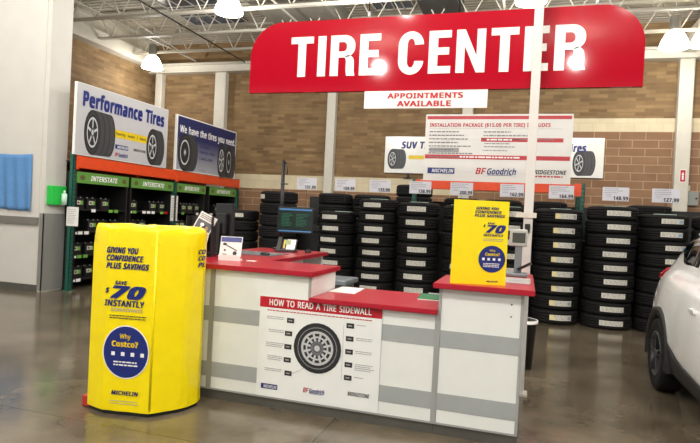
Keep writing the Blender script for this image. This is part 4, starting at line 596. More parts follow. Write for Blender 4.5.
for ui, (y0, y1) in enumerate(UN):
    wd = y1-y0; t = thing('battery_display', ['nearest black battery display at the left end of the rack', 'black battery display just left of the middle green post', 'black battery display just right of the middle green post', 'farthest black battery display, partly behind the dark monitor'][ui], 'display shelf', (-7.48, (y0+y1)/2, 0), RZ, 'battery displays in the left rack')
    h = wd/2
    N(BLACKM).box(-h, -h+.04, .02, .72, 0, 2.08).box(h-.04, h, .02, .72, 0, 2.08).box(-h+.04, h-.04, .68, .72, 0, 2.08).box(-h+.04, h-.04, .02, .7, 2.04, 2.08).build('frame', t)
    for z in (.18, .60, 1.02, 1.42):
        sh = N(BLACKM).box(-h+.04, h-.04, .04, .68, z-.03, z).build('shelf', t)
        tg = B()
        x = -h+.12
        while x < h-.2:
            if random.random() < .6: tg.m(random.choice([INKWHITE, BATLAB, INKWHITE, BATLAB, INKWHITE, INKWHITE, INKRED])).rect(x, z-.055, x+.11, z+.0, .036)
            x += .15
        tg.m(INKWHITE).rect(-h+.06, z-.05, -h+.1, z-.01, .036); tg.build('price_tags', sh)
    hd = N(HEADER).box(-h, h, .0, .02, 1.875, 2.07).build('header', t)
    b = N(INKWHITE).text('INTERSTATE', -h*.52, 1.925, h*.52, 2.02, -.004, .03, .2, 3); b.build('lettering', hd)
    for q_ in (-.8, .8): N(mat('maroon_print', (96, 84, 50), .5)).disc(h*q_, 1.97, .06, .045).build('round_mark', hd)
    for zi, z in enumerate((1.42, 1.02, .60, .18)):
        if zi >= 2 and ui > 0: continue
        n = 4 if zi < 2 else 2
        slots = [k for k in range(n) if random.random() < .82]
        for k, sl in enumerate(slots):
            x = -h+.22+sl*(wd-.44)/3
            o = tag(bpy.data.objects.new('car_battery', BME), '%s car battery from the left on the %s shelf of the %s' % (names[k], ['top', 'second', 'third', 'bottom'][zi], UD[ui]), 'car battery', 'car batteries in the displays')
            o.location = (-7.48-(.09+random.random()*.05), (y0+y1)/2+x+random.uniform(-.02, .02), z); o.rotation_euler = (0, 0, RZ+random.uniform(-.05, .05)); C.objects.link(o)
            l = bpy.data.objects.new('case_label', BLB[(ui+k) % 2]); C.objects.link(l); l.parent = o
            l = bpy.data.objects.new('terminals', BTM); C.objects.link(l); l.parent = o

# ------------------------------------------------------------------ tires
def tire_me():
    b = N(RUBBER)
    prof = [(.205, -.080), (.215, -.098), (.25, -.106), (.285, -.106), (.318, -.098), (.338, -.080),
            (.342, -.060), (.343, -.045), (.335, -.043), (.335, -.033), (.344, -.031), (.3445, -.006), (.336, -.005), (.336, .005), (.3445, .006), (.344, .031), (.335, .033), (.335, .043), (.343, .045), (.342, .060),
            (.338, .080), (.318, .098), (.285, .106), (.25, .106), (.215, .098), (.205, .080), (.212, .0), (.205, -.080)]
    b.lathe([(r, z+.106) for r, z in prof], 48)
    return b.mesh('tire')
def lab_me(v):
    b = B(); n = 8; R = .3465; half = .47
    def strip(a0, a1, z0, z1, mt, R):
        b.m(mt); k = max(1, int(abs(a1-a0)/.1))
        for i in range(k):
            p, q = a0+(a1-a0)*i/k, a0+(a1-a0)*(i+1)/k
            b.face([b.v(R*math.cos(p), R*math.sin(p), z0), b.v(R*math.cos(q), R*math.sin(q), z0), b.v(R*math.cos(q), R*math.sin(q), z1), b.v(R*math.cos(p), R*math.sin(p), z1)])
    strip(-half, half, .068, .146, STICK, R)
    for k in range(3):
        a = -half+.06
        while a < half-.12:
            l = random.uniform(.04, .14); strip(a, a+l, .083+k*.02, .092+k*.02, INKGREY, R+.001); a += l+.05
    if v == 1: strip(half-.2, half-.03, .08, .134, mat('pale_blue_print', (120, 170, 214), .5), R+.002); strip(half-.03, half, .07, .144, INKYEL, R+.002)
    if v == 2: strip(-half, -half+.2, .07, .144, mat('cream_print', (226, 214, 160), .5), R+.002); strip(half-.16, half-.04, .08, .13, INKGREY, R+.002)
    return b.mesh('paper_label')
TME = tire_me(); LME = [lab_me(0), lab_me(1), lab_me(2)]
def tire(x, y, z, R, h, ang, label, group, v=0, stick=True):
    o = bpy.data.objects.new('tire', TME); C.objects.link(o); o.location = (x, y, z); o.scale = (R/.345, R/.345, h/.212); o.rotation_euler = (0, 0, ang)
    tag(o, label, 'tire', group)
    if stick:
        l = bpy.data.objects.new('paper_label', LME[v]); C.objects.link(l); l.parent = o
    return o
ST = [(-5.17, .34, 8, .193, 'leftmost stack left of the black pole', 0, .25),
      (-4.40, .35, 9, .213, 'stack behind the black pole', 0, -.75),
      (-3.23, .335, 8, .20, 'stack right of the lit screen', 0, -.02),
      (-2.485, .345, 9, .205, 'stack under the 133.99 price card', 0, .04),
      (-1.75, .35, 8, .2275, 'stack under the 138.99 price card', 0, .12),
      (-.98, .35, 8, .225, 'stack under the 200.99 price card', 0, .10),
      (-.25, .345, 8, .226, 'stack under the 162.99 price card', 0, .10),
      (.51, .365, 8, .226, 'stack under the 164.99 price card', 2, .22),
      (1.285, .375, 9, .209, 'stack under the 148.99 price card', 0, .12),
      (2.03, .345, 9, .199, 'stack under the 127.99 price card', 1, .22),
      (2.76, .345, 9, .199, 'rightmost stack behind the white car', 0, .1)]
for si, (x, R, n, h, ds, v, a0) in enumerate(ST):
    z = 0
    for k in range(n):
        dx, dy = (random.uniform(-.011, .011), random.uniform(-.015, .015)) if k else (0, 0)
        ang = -PI/2+a0+random.uniform(-.1, .1)-math.atan2(-x, 9.75)*.4
        ds2 = 'top tire of the ' if k == n-1 else ORD[n-1-k]+' tire from the top of the '
        tire(x+dx, 9.40+.36+dy, z, R, h, ang, ds2+ds, 'tires stacked in the front row', v if k > 1 or v != 1 else 0, stick=(si > 1 or k == n-1 or k == 3))
        z += h*.999
# rear rack with a second row of tires
RX0, RX1 = -4.35, 2.95
rr = thing('tire_rack', 'orange and green tire rack behind the front row of stacks', 'rack', (-.35, 10.5, 0))
for px, h_ in ((-4.33, 1.20), (-1.98, 2.28), (.90, 2.28), (2.93, 1.20)): post(rr, px+.35, -.10, h_); post(rr, px+.35, .66, h_)
N(ORANGE).bbox(-1.94+.35, .86+.35, -.13, -.07, 2.10, 2.255, .008).box(-1.96+.35, -1.88+.35, -.145, -.13, 2.06, 2.27).box(.78+.35, .88+.35, -.145, -.13, 2.06, 2.27).build('load_beam', rr)
N(BLACKM).bbox(RX0+.35, RX1+.35, -.30, -.24, 1.20, 1.295, .006).build('low_beam', rr)
N(BLACKM).box(RX0+.35, RX1+.35, -.28, .70, 1.295, 1.305).build('shelf_deck', rr)
N(BLACKM).box(RX0+.35, RX1+.35, .70, .72, .02, 1.9).build('rear_shade_sheet', rr)  # added dark sheet imitating the shade behind the tires, not a rack part
N(BLACKM).box(RX0+.35, RX1+.35, -.24, -.22, .02, 1.2).build('front_panel', rr)  # not a rack panel: dark sheet added as shade in the gaps between stacks
BS = [(-3.64, .355, 3, "beneath the 109.99 card"), (-2.88, .37, 3, "beneath the 133.99 card"), (-2.06, .36, 4, "just left of the orange beam"),
      (-1.13, .345, 3, "under the orange beam's left half"), (-.40, .345, 3, "under the orange beam's middle"), (.36, .345, 3, "under the orange beam's right half"),
      (1.40, .34, 2, "beneath the 148.99 card"), (2.02, .35, 3, "beneath the 127.99 card")]
for x, R, n, ds in BS:
    h = .217
    for k in range(n):
        tire(x+random.uniform(-.01, .01), 10.79, 1.305+k*h, R*.97 if R > .35 else R*.98, h, -PI/2, ['bottom', 'second', 'third', 'top'][k if k < n-1 else 3]+' tire on the rear rack '+ds, 'tires on the rear rack', 0, False)

# price cards over the stacks
PC = [('131.99', -3.81, -4.02), ('109.99', -3.08, -3.23), ('133.99', -2.44, -2.485), ('138.99', -1.735, -1.75), ('200.99', -1.04, -.98), ('162.99', -.23, -.25), ('164.99', .525, .51), ('148.99', 1.315, 1.285), ('127.99', 2.01, 2.03)]
CARDW = mat('pale_lilac_card', (206, 206, 216), .45)
for i, (pr, x, sx) in enumerate(PC):
    zt = {0: 1.60, 1: 1.60, 2: 1.845, 3: 1.82, 4: 1.80, 5: 1.808, 6: 1.808, 7: 1.881, 8: 1.791}[i]
    t = thing('price_card', 'white price card printed %s above the tire stacks' % pr, 'price card', (x, 9.62, zt), 0, 'price cards above the tires')
    q = 1.972-zt
    N(CARDW).box(-.187, .187, -.004, .004, q, q+.21).build('card', t)
    b = N(INKDARK).text(pr, -.03, q+.012, .178, q+.072, -.007, .035, 0, 2); b.m(INKGREY).lines(-.16, .12, q+.19, 3, .03, .010, -.007, .5).lines(-.14, -.04, q+.1, 2, .025, .008, -.007); b.build('lettering', t)
    N(BLACKM).tube((0, .01, .008), (0, .01, q+.03), .003, n=6).build('stem', t)
    b = N(CLEAR).box(-.15, .15, -.05, .07, -.0, .008); b.build('base', t)

# ------------------------------------------------------------------ boards at the back
t = thing('information_board', 'large white board reading INSTALLATION PACKAGE resting on the orange beam', 'sign', (-.565, 10.38, 2.256))
N(mat('white_board', (222, 220, 216), .4)).box(-1.265, 1.265, 0, .04, 0, 1.205).build('board', t)
b = N(INKRED).rect(-1.24, 1.115, 1.24, 1.175).rect(-1.25, .40, 1.24, .475).rect(-.26, .715, 1.12, .785); b.build('red_bars', t)
b = N(INKRED).text('INSTALLATION PACKAGE ($15.00 PER TIRE) INCLUDES', -1.19, .965, .90, 1.05, -.004, .03, 0, 3); b.build('lettering', t)
b = N(mat('mid_grey_print', (112, 112, 116), .5)).lines(-1.19, -.38, .90, 8, .065, .020, -.003, .5).lines(-.22, .62, .90, 3, .065, .020, -.003, .5).lines(-.22, .98, .91-.14, 1, .06, .018, -.003, .1)
b.lines(-.20, .40, .69, 2, .055, .016, -.003, .3).m(INKGREY).lines(-.22, .2, .57, 1, .05, .018, -.003, .1).rect(-1.19, .945, 1.1, .949)
b.build('small_print', t)
N(INKGREY).rect(-1.18, .515, -.64, .60).build('grey_panel', t)
N(INKWHITE).lines(-.62, .46, .452, 1, .03, .026, -.005, .05).lines(-.16, .4, .765, 1, .03, .026, -.005, .3).build('white_print', t)
michelin(t, -1.19, .13, -.70, .235); goodrich(t, -.33, .12, .37, .25); bridgestone(t, .62, .16, 1.20, .235); N(INKRED).lines(.64, 1.18, .135, 1, .03, .025, -.004, .1).build('red_small_print', t)
t = thing('tire_sign', 'wide white sign reading SUV Tires on the back wall behind the board', 'sign', (-.95, 14.44, 2.70))
N(SIGNWHITE).box(-2.63, 2.63, 0, .05, 0, .94).build('board', t)
TX(t, INKBLUE, 'SUV Tires', -2.20, .63, -1.22, .82, -.005, .05, .12); TX(t, INKBLUE, 'Tires', 1.78, .60, 2.24, .80, -.005, .05, .12)
b = N(INKYEL).rect(-2.0, .36, 1.9, .46, -.0025); b.build('yellow_band', t)
b = wheel_print(B(), -2.42, .36, .13, .26, .26, 6); b.build('printed_tire', t)
b = wheel_print(B(), 2.09, .34, .14, .30, .26, 6); b.build('printed_tire', t)
b = N(INKGREY).lines(-1.6, -.9, .2, 2, .1, .03); b.lines(1.0, 1.35, .2, 1, .1, .03); b.build('small_print', t)
N(BLACKM).box(-2.02, -1.98, -.01, .06, -.12, 0).box(-2.12, -1.9, -.01, .06, -.13, -.11).build('bracket', t)

# ------------------------------------------------------------------ counter
def cabinet(name, label, x0, x1, ztop, y1=4.68, poster_gap=False, trims=(True, True)):
    t = thing(name, label, 'cabinet', ((x0+x1)/2, 4.1, 0), 0, 'white cabinets of the service counter')
    h = (x1-x0)/2; d = y1-4.1
    N(WHITE).box(-h, -h+.02, .004, d, .09, ztop).box(h-.02, h, .004, d, .09, ztop).box(-h+.02, h-.02, d-.02, d, .09, ztop).box(-h+.02, h-.02, .02, d-.02, .09, .11).build('carcass', t)
    N(WHITE).box(-h+.02, h-.02, 0, .018, .09, ztop).build('front_panel', t)
    for z0, z1 in ((.635, .757), (.183, .304)): N(STRIPE).box(-h+.02, h-.02, -.003, .002, z0, z1).build('stripe', t)
    if trims[0]: N(ALU).box(-h-.002, -h+.018, -.006, .004, .085, ztop).build('edge_trim', t)
    if trims[1]: N(ALU).box(h-.02, h, -.006, .004, .085, ztop).build('edge_trim', t)
    N(ALU).box(-h, h, -.004, .006, .078, .092).build('bottom_trim', t)
    N(KICK).box(-h, h, .012, d-.03, 0, .08).build('kick_plate', t)
    return t
cabinet('counter_cabinet', 'white cabinet at the left end of the counter, mostly behind the yellow box', -2.95, -2.40, 1.06)
cabinet('counter_cabinet', 'tall white cabinet under the left end of the tire sidewall poster', -2.398, -1.545, 1.06)
cabinet('counter_cabinet', 'low white cabinet between the two taller counter sections', -1.543, -.562, .868)
c_r = cabinet('counter_cabinet', 'tall white cabinet at the right end under the yellow standing card', -.560, .022, 1.06, 5.30)
N(BLACK).tube((.21, -.0005, .985), (.21, -.003, .985), .006, n=8).tube((.21, -.0005, .90), (.21, -.003, .90), .006, n=8).build('screw', c_r)
t = thing('desk_cabinet', 'white desk base behind the counter under the lit screen', 'cabinet', (-2.6, 5.5, 0))
N(WHITE).box(-.42, .36, -.80, .15, .09, 1.06).build('carcass', t); N(WHITE).box(-.42, .36, .74, .78, 0, 1.06).build('end_panel', t); N(KICK).box(-.40, .33, -.78, .1, 0, .09).build('kick_plate', t)
def slab(label, pts, z0, z1, name='worktop'):
    b = N(RED).prism(pts, z0, z1); bmesh.ops.bevel(b.bm, geom=list(b.bm.edges), offset=.005, segments=2, affect='EDGES', material=-1)
    return tag(b.build(name), label, 'worktop')
slab('red worktop of the tall left counter with its desk return', [(-2.99, 4.05), (-1.52, 4.05), (-1.52, 4.74), (-2.19, 4.74), (-2.19, 6.33), (-3.05, 6.33), (-3.05, 4.74), (-2.99, 4.74)], 1.061, 1.10)
slab('low red worktop in the middle holding the white paper', [(-1.543, 4.05), (-.563, 4.05), (-.563, 4.87), (-1.543, 4.87)], .869, .905)
slab('red worktop of the right counter under the yellow standing card', [(-.60, 4.03), (.09, 4.03), (.09, 5.345), (-.545, 5.345), (-.545, 4.70), (-.60, 4.70)], 1.061, 1.10)

# poster
t = thing('poster', 'white poster reading HOW TO READ A TIRE SIDEWALL on the counter front', 'poster', (-1.468, 4.094, .094))
N(mat('white_poster', (234, 237, 236), .4)).box(-.497, .497, -.004, .002, 0, .784).build('panel', t)
N(INKRED).rect(-.497, .70, .497, .784, -.005).build('header_band', t)
b = N(INKWHITE).text('HOW TO READ A TIRE SIDEWALL', -.415, .718, .415, .768, -.007, .02, 0, 4); b.build('lettering', t)
b = N(INKRED).lines(-.43, .43, .683, 1, .02, .007, -.006, .02); b.build('red_small_print', t)
b = wheel_print(B(), .0, .425, .193, .193, 0, 12, -.006, 1, .075)
b.m(SILVER).ring(0, .425, .092, .092, .86, -.0105).m(SILVERD).ring(0, .425, .055, .055, .8, -.0115)
b.m(SILVER).ring(0, .425, .158, .158, .985, -.0095)
b.build('printed_tire', t)
for k in range(5):
    zl = .615-.1026*k; zr = .625-.098*k
    xl = -.205-(.0 if k not in (1, 2, 3) else .012)
    for x_, z_ in ((xl-.055, zl), (.225, zr)): N(INKDARK).rect(x_, z_-.02, x_+.06, z_+.018, -.006).m(INKGREY).rect(x_+.012, z_-.006, x_+.045, z_+.004, -.007).build('callout_box', t)
b = N(INKGREY)
for k in range(5):
    zl = .615-.102*k; zr = .625-.098*k
    b.lines(-.43+.02*(k % 2), -.275, zl+.018, 3 if k in (2, 3) else 2, .014, .005, -.006, .15)
    b.lines(.305, .455 if k in (1, 2, 3) else .38, zr+.012, (1, 2, 2, 4, 1)[k], .014, .005, -.006, .2)
b.rect(.203, .21, .205, .63, -.006); b.poly([(-.2, .2), (-.2, .203), (-.10, .262), (-.10, .259)], -.006)
b.build('small_print', t)
michelin(t, -.455, .06, -.315, .10, -.006); goodrich(t, -.10, .07, .075, .113, -.006); bridgestone(t, .26, .10, .43, .13, -.006)

# ------------------------------------------------------------------ yellow wrapped display box
FP = [(-3.128, 3.60), (-3.08, 3.52), (-2.901, 3.467), (-2.541, 3.53), (-2.405, 3.715), (-2.385, 3.775), (-2.372, 3.90), (-2.40, 3.98), (-2.50, 4.02), (-2.98, 4.02), (-3.10, 3.95), (-3.14, 3.78)]
cx_, cy_ = -2.76, 3.74
t = thing('wrapped_display_box', 'chest-high box wrapped in yellow plastic standing on the floor', 'display box', (cx_, cy_, 0))
b = N(YEL); rows = []
zs = [.03, .15, .4, .7, 1.0, 1.25, 1.335, 1.365, 1.385]
dense = []
for i in range(len(FP)):
    a, c_ = FP[i], FP[(i+1) % len(FP)]
    L = math.dist(a, c_); n = max(1, round(L/.06))
    for k in range(n): dense.append((a[0]+(c_[0]-a[0])*k/n-cx_, a[1]+(c_[1]-a[1])*k/n-cy_))
rs = random.Random(3)
off = [rs.uniform(-1, 1) for _ in dense]
for zi, z in enumerate(zs):
    k = {7: .985, 8: .95}.get(zi, 1.0)
    row = []
    for i, (x, y) in enumerate(dense):
        wob = (.006*off[i] if zi < 2 else 0) + (.008*off[(i*3) % len(off)] if zi >= 6 else 0)
        q = k+wob/.4 if (zi >= 6 or zi == 0) else k
        row.append(b.v(x*q, y*q, z+(.012*off[(i*5) % len(off)] if zi >= 7 else 0)))
    rows.append(row)
n = len(dense)
for j in range(len(zs)-1):
    for i in range(n): b.face([rows[j][i], rows[j][(i+1) % n], rows[j+1][(i+1) % n], rows[j+1][i]], j >= 5)
c0 = [b.v(x*.5, y*.5, 1.392+.01*off[(i*7) % n]) for i, (x, y) in enumerate(dense)]
for i in range(n): b.face([rows[-1][i], rows[-1][(i+1) % n], c0[(i+1) % n], c0[i]], True)
b.face(c0, True)
b.build('plastic_wrap', t)
cn = FP[3]; N(YEL).tube((cn[0]-cx_, cn[1]-cy_+.004, .05), (cn[0]-cx_, cn[1]-cy_+.004, 1.36), .008, n=8).build('fold_seam', t)
bb = N(BLACK).prism([(x*.95, y*.95) for x, y in dense], 0, .035); bb.build('pallet', t)
N(mat('red_plastic', (176, 50, 48), .4)).bbox(-.378, -.30, -.215, -.12, .005, .09, .01).build('red_corner', t)
def fframe(P, Q):
    P, Q = Vector((P[0]-cx_, P[1]-cy_, 0)), Vector((Q[0]-cx_, Q[1]-cy_, 0)); e = (Q-P).normalized(); nrm = Vector((e.y, -e.x, 0))
    return Matrix(((e.x, -nrm.x, 0, P.x), (e.y, -nrm.y, 0, P.y), (0, 0, 1, 0), (0, 0, 0, 1)))
F1 = fframe(FP[2], FP[3])
def art(mt): b = N(mt); b.xf = F1; return b
SH = .3
for q_ in (('GIVING YOU', -.012, 1.186, .235, 1.232, -.006, .05, SH), ('CONFIDENCE', -.012, 1.130, .275, 1.175, -.006, .05, SH), ('PLUS SAVINGS', -.012, 1.072, .322, 1.118, -.006, .05, SH), ('SAVE', .06, .958, .16, .986, -.006, .05, SH), ('INSTANTLY', -.012, .798, .298, .845, -.006, .04, .1), ('$', -.01, .89, .022, .935, -.006, .03, SH)): TX(t, INKNAVY, *q_, xf=F1)
TX(t, INKBLUE, '70', .025, .853, .305, .952, -.006, .055, SH, xf=F1, name='price_lettering')
b = art(INKGREY); b.lines(.04, .30, .785, 2, .014, .006, -.006, .1).m(INKDARK).lines(.03, .32, .735, 2, .018, .007, -.006, .1); b.build('small_print', t)
b = art(INKWHITE).disc(.170, .468, .180, .196, -.005, 40).m(INKBLUE).disc(.170, .468, .172, .188, -.0065, 40).build('blue_circle', t)
TX(t, INKYEL, 'Why', .12, .555, .205, .603, -.009, .02, xf=F1); TX(t, INKYEL, 'Costco?', .06, .505, .265, .548, -.009, .045, xf=F1)
for k in range(4): art(INKWHITE).rect(.06+k*.075, .44, .088+k*.075, .468, -.009).build('icon', t)
art(INKWHITE).lines(.08, .28, .40, 2, .022, .010, -.009, .1).build('circle_small_print', t)
TX(t, INKNAVY, 'MICHELIN', .07, .152, .28, .184, -.006, .04, .2, xf=F1, name='brand_mark'); art(INKGREY).lines(.06, .3, .11, 2, .02, .005, -.006, .1).build('small_print', t)
for q_, z_ in (('CO', 1.19), ('CO', 1.14), ('PL', 1.09)): TX(t, INKNAVY, q_, .05, z_, .14, z_+.036, -.006, .045, SH, xf=fframe(FP[5], FP[6]))
# ------------------------------------------------------------------ standing card on the right counter
t = thing('standing_card', 'yellow advertising card propped upright on the right red worktop', 'sign', (-.30, 4.16, 1.10), .30)
N(YELCARD).box(-.197, .197, 0, .012, 0, .60).build('panel', t)
for q_ in (('GIVING YOU', -.04, .535, .125, .555, -.003, .045, SH), ('CONFIDENCE', -.045, .509, .145, .529, -.003, .045, SH), ('PLUS SAVINGS', -.05, .483, .17, .503, -.003, .045, SH),
           ('SAVE', .045, .434, .10, .447, -.003, .04, SH), ('$', .016, .41, .034, .432, -.003, .03, SH), ('INSTANTLY', .02, .346, .165, .364, -.003, .035, .1)): TX(t, INKNAVY, *q_)
TX(t, INKBLUE, '70', .035, .370, .178, .430, -.003, .055, SH, name='price_lettering')
N(INKGREY).lines(.02, .17, .33, 2, .012, .004, -.003, .1).build('small_print', t)
N(INKBLUE).disc(.09, .185, .096, .096, -.003, 36).build('blue_circle', t)
TX(t, INKYEL, 'Why', .07, .236, .112, .254, -.005, .02); TX(t, INKYEL, 'Costco?', .04, .208, .145, .230, -.005, .045)
for k in range(4): N(INKWHITE).rect(.02+k*.038, .175, .038+k*.038, .193, -.005).build('icon', t)
N(INKWHITE).lines(.03, .15, .155, 3, .011, .005, -.005, .1).build('circle_small_print', t)
TX(t, INKNAVY, 'MICHELIN', .06, .02, .14, .032, -.003, .04, .2, name='brand_mark')
N(YELCARD).prism([(-.03, .012), (.03, .012), (.03, .11), (-.03, .11)], 0, .008).bar((0, .012, .35), (0, .105, .005), .05, .006).build('easel_back', t)

# customer display and papers on the right worktop
t = thing('customer_display', 'grey customer display on a short post behind the yellow card', 'display', (-.035, 5.06, 1.10))
N(GREYPL).bbox(-.12, .075, -.10, .10, 0, .03, .008).build('base', t); N(GREYPL).bbox(-.035, .025, -.025, .025, .03, .27, .006).build('post', t)
N(mat('light_grey_plastic', (168, 170, 166), .45)).bbox(-.085, .062, -.04, .04, .255, .40, .012).build('housing', t); N(mat('display_lcd', (66, 70, 66), .2)).rect(-.06, .285, .045, .37, -.042).build('screen', t)
N(BLACK).bar((.0, -.02, .06), (.10, -.05, .12), .05, .02).build('card_swipe', t)
tag(N(mat('grey_printed_sheet', (176, 172, 172), .55, noise=.25, nscale=60)).prism([(-.14, 4.42), (.06, 4.42), (.065, 4.86), (-.135, 4.86)], 1.101, 1.104).build('printed_sheet'), 'grey printed sheet lying flat on the right red worktop', 'paper')
# power pole
t = thing('power_pole', 'slim white service pole rising to the roof behind the right counter', 'pole', (.025, 5.40, 0))
N(mat('pale_pole_paint', (206, 204, 200), .4)).bbox(-.04, .04, -.04, .04, 0, 6.29, .006).build('shaft', t)
N(STEELW).box(-.11, .07, -.055, -.04, 1.605, 1.65).build('bracket', t); N(BLACK).bbox(-.025, .02, -.06, -.04, 1.47, 1.55, .004).build('switch', t)
N(STEELW).box(-.07, .07, -.07, .07, 0, .02).build('foot_plate', t)

# items on the low worktop
tag(N(PAPER).prism([(-1.525, 4.45), (-1.30, 4.46), (-1.32, 4.83), (-1.52, 4.83)], .906, .910).build('paper_sheet'), 'white paper sheet lying on the low red worktop', 'paper')
t = thing('clipboard', 'green clipboard with white sheet at the right end of the low worktop', 'clipboard', (-.69, 4.66, .906), .05)
N(mat('green_board', (40, 112, 70), .5)).bbox(-.11, .11, -.15, .15, .004, .012, .003).build('board', t); N(PAPER).box(-.105, .07, -.165, .10, 0, .004).build('sheet', t); N(ALU).bbox(-.05, .05, .11, .14, .012, .022, .003).build('clip', t)

# items on the left worktop
def monitor(name, label, cat, loc, rz, wd, h, zb, screen, stand=True):
    t = thing(name, label, cat, loc, rz)
    N(BLACK).bbox(-wd/2, wd/2, 0, .035, zb, zb+h, .006).bbox(-wd*.3, wd*.3, .035, .07, zb+h*.2, zb+h*.75, .01).build('housing', t)
    if screen:
        N(SCREEN).rect(-wd/2+.015, zb+.015, wd/2-.015, zb+h-.015, -.001).build('screen', t)
        b = N(SCREENBAR).rect(-wd/2+.02, zb+h-.04, wd/2-.02, zb+h-.02, -.002).rect(-wd/2+.02, zb+.02, wd/2-.02, zb+.035, -.002)
        b.m(mat('screen_text', (36, 110, 80), .4, emit=.2)).lines(-wd/2+.05, -.01, zb+h-.08, 9, .017, .006, -.002, .5).lines(.01, wd/2-.05, zb+h-.08, 9, .017, .006, -.002, .5); b.build('screen_display', t)
    else: N(GLASS).rect(-wd/2+.015, zb+.015, wd/2-.015, zb+h-.015, -.001).build('screen', t)
    if stand:
        N(BLACK).bbox(-.03, .03, .05, .09, .01, zb+h*.5, .006).build('stand', t); N(BLACK).bbox(-.11, .11, -.04, .14, 0, .014, .006).build('base', t)
    return t
monitor('monitor', 'dark monitor seen edge-on behind the small card holder', 'monitor', (-2.83, 5.04, 1.10), 2.55, .36, .38, .12, False)
mt_ = monitor('monitor', 'monitor with a lit dark green screen on a black pole', 'monitor', (-2.565, 6.17, 1.10), .18, .43, .31, .20, True, False)
N(BLACK).tube((-.20, .12, 0), (-.20, .12, 1.06), .022, n=12).bbox(-.27, -.13, .05, .19, 0, .02, .005).build('pole', mt_)
N(BLACK).bar((-.2, .12, .36), (0, .06, .36), .04, .05).build('arm', mt_)
N(BLACK).tube((-.20, .12, 1.04), (-.16, .12, 1.03), .008, n=8).tube((-.16, .12, 1.03), (-.15, .12, .90), .006, n=8).tube((-.22, .1, .78), (-.13, .1, .78), .008, n=8).build('hook', mt_)
t = thing('desk_phone', 'dark desk phone with pale keypad in front of the lit screen', 'phone', (-2.56, 5.93, 1.10), .15)
b = N(DARKGREY); b.bbox(-.11, .11, -.09, .09, 0, .03, .008); b.build('base', t)
b = N(DARKGREY); b.xf = Matrix.Translation((0, .0, .03)) @ Matrix.Rotation(math.radians(55), 4, 'X'); b.bbox(-.11, .11, -.06, .13, -.02, .01, .006); b.build('body', t)
b = N(INKWHITE); b.xf = Matrix.Translation((0, .0, .03)) @ Matrix.Rotation(math.radians(55), 4, 'X'); b.box(.0, .10, -.04, .12, .01, .014).m(mat('phone_lcd', (150, 160, 120), .3)).box(-.02, .045, .05, .11, .014, .017).m(INKYEL).box(-.035, -.018, -.0, .11, .010, .016); b.build('keypad', t)
b = N(BLACK); b.xf = Matrix.Translation((0, .0, .03)) @ Matrix.Rotation(math.radians(55), 4, 'X'); b.bbox(-.105, -.055, -.05, .14, .01, .045, .012); b.build('handset', t)
t = thing('desk_mat', 'flat grey desk mat behind the small card holder', 'desk mat', (-2.68, 5.30, 1.101)); N(mat('grey_mat', (100, 100, 104), .8)).box(-.32, .30, -.16, .30, 0, .005).build('pad', t)
def mouse(label, loc, rz):
    b = N(BLACK); n = 12
    b.lathe([(.001, .036), (.02, .034), (.034, .024), (.04, .010), (.038, 0), (.001, 0)], 16); o = b.build('computer_mouse'); o.location = loc; o.rotation_euler = (0, 0, rz); o.scale = (.9, 1.5, 1)
    return tag(o, label, 'computer mouse', 'computer mice on the counter')
mouse('black computer mouse on the grey desk mat', (-2.47, 5.2, 1.107), 1.2)
mouse('black computer mouse right of the desk phone', (-2.33, 6.02, 1.101), .4)
t = thing('card_holder', 'small white card holder with blue top on the left red worktop', 'card holder', (-2.455, 4.47, 1.10), .28)
N(INKWHITE).box(-.095, .095, -.04, .05, 0, .012).bar((0, -.02, .035), (0, .035, .205), .19, .008).box(-.095, .095, -.045, -.035, 0, .05).build('holder', t)
b = B(); b.xf = Matrix.Translation((0, -.028, .03)) @ Matrix.Rotation(math.radians(-18), 4, 'X')
b.m(mat('blue_header_print', (58, 66, 130), .5)).rect(-.09, .135, .09, .18, -.002).m(mat('pinkish_print', (226, 214, 214), .5)).rect(-.09, .0, .09, .135, -.002).m(INKDARK).poly([(-.06, .11), (-.055, .118), (.06, .062), (.057, .055)], -.004).disc(-.055, .115, .018, .012, -.004, 12).disc(.04, .035, .018, .02, -.004, 12).rect(-.07, .02, -.03, .027, -.004).disc(-.05, .06, .01, .01, -.004, 8)
b.build('printed_card', t)
tag(N(PAPER).prism([(-2.32, 4.50), (-2.24, 4.52), (-2.25, 4.58), (-2.33, 4.56)], 1.101, 1.103).build('business_card'), 'small white card lying right of the card holder', 'card')
# brochure stand beside the yellow box
t = thing('brochure_stand', 'black brochure stand between the yellow box and dark monitor', 'brochure stand', (-2.86, 4.62, 1.10), .2)
N(BLACKM).box(-.13, .13, -.06, .10, 0, .01).box(.115, .125, -.04, .08, .01, .37).box(-.125, -.115, -.04, .08, .01, .37).bar((0, .06, .01), (0, .08, .37), .23, .008).bar((0, -.05, .03), (0, -.05, .05), .24, .006).bar((0, -.0, .18), (0, -.0, .20), .24, .006).build('frame', t)
def brochure(label, x, y, z, tilt, roll_, cols):
    o = thing('brochure', label, 'brochure', (x, y, z)); o.rotation_euler = (math.radians(-tilt), math.radians(roll_), .2)
    N(PAPER).box(-.085, .085, 0, .004, 0, .20).build('cover', o); b = B()
    r_ = random.Random(len(label))
    b.m(cols[0]).rect(-.075, .02, .075, .13, -.002)
    for k in range(6): b.m(cols[1+k % (len(cols)-1)]).disc(r_.uniform(-.05, .05), r_.uniform(.04, .12), .02, .018, -.004-.0005*k, 8)
    b.m(INKDARK).lines(-.07, .07, .185, 3, .016, .006, -.003, .2); b.build('print', o)
    return o
TANP = mat('tan_print', (176, 140, 110), .5)
brochure('brochure with photo collage leaning askew in the top of the stand', -2.86, 4.60, 1.305, 8, 25, [SILVERD, INKWHITE, TANP, INKDARK])
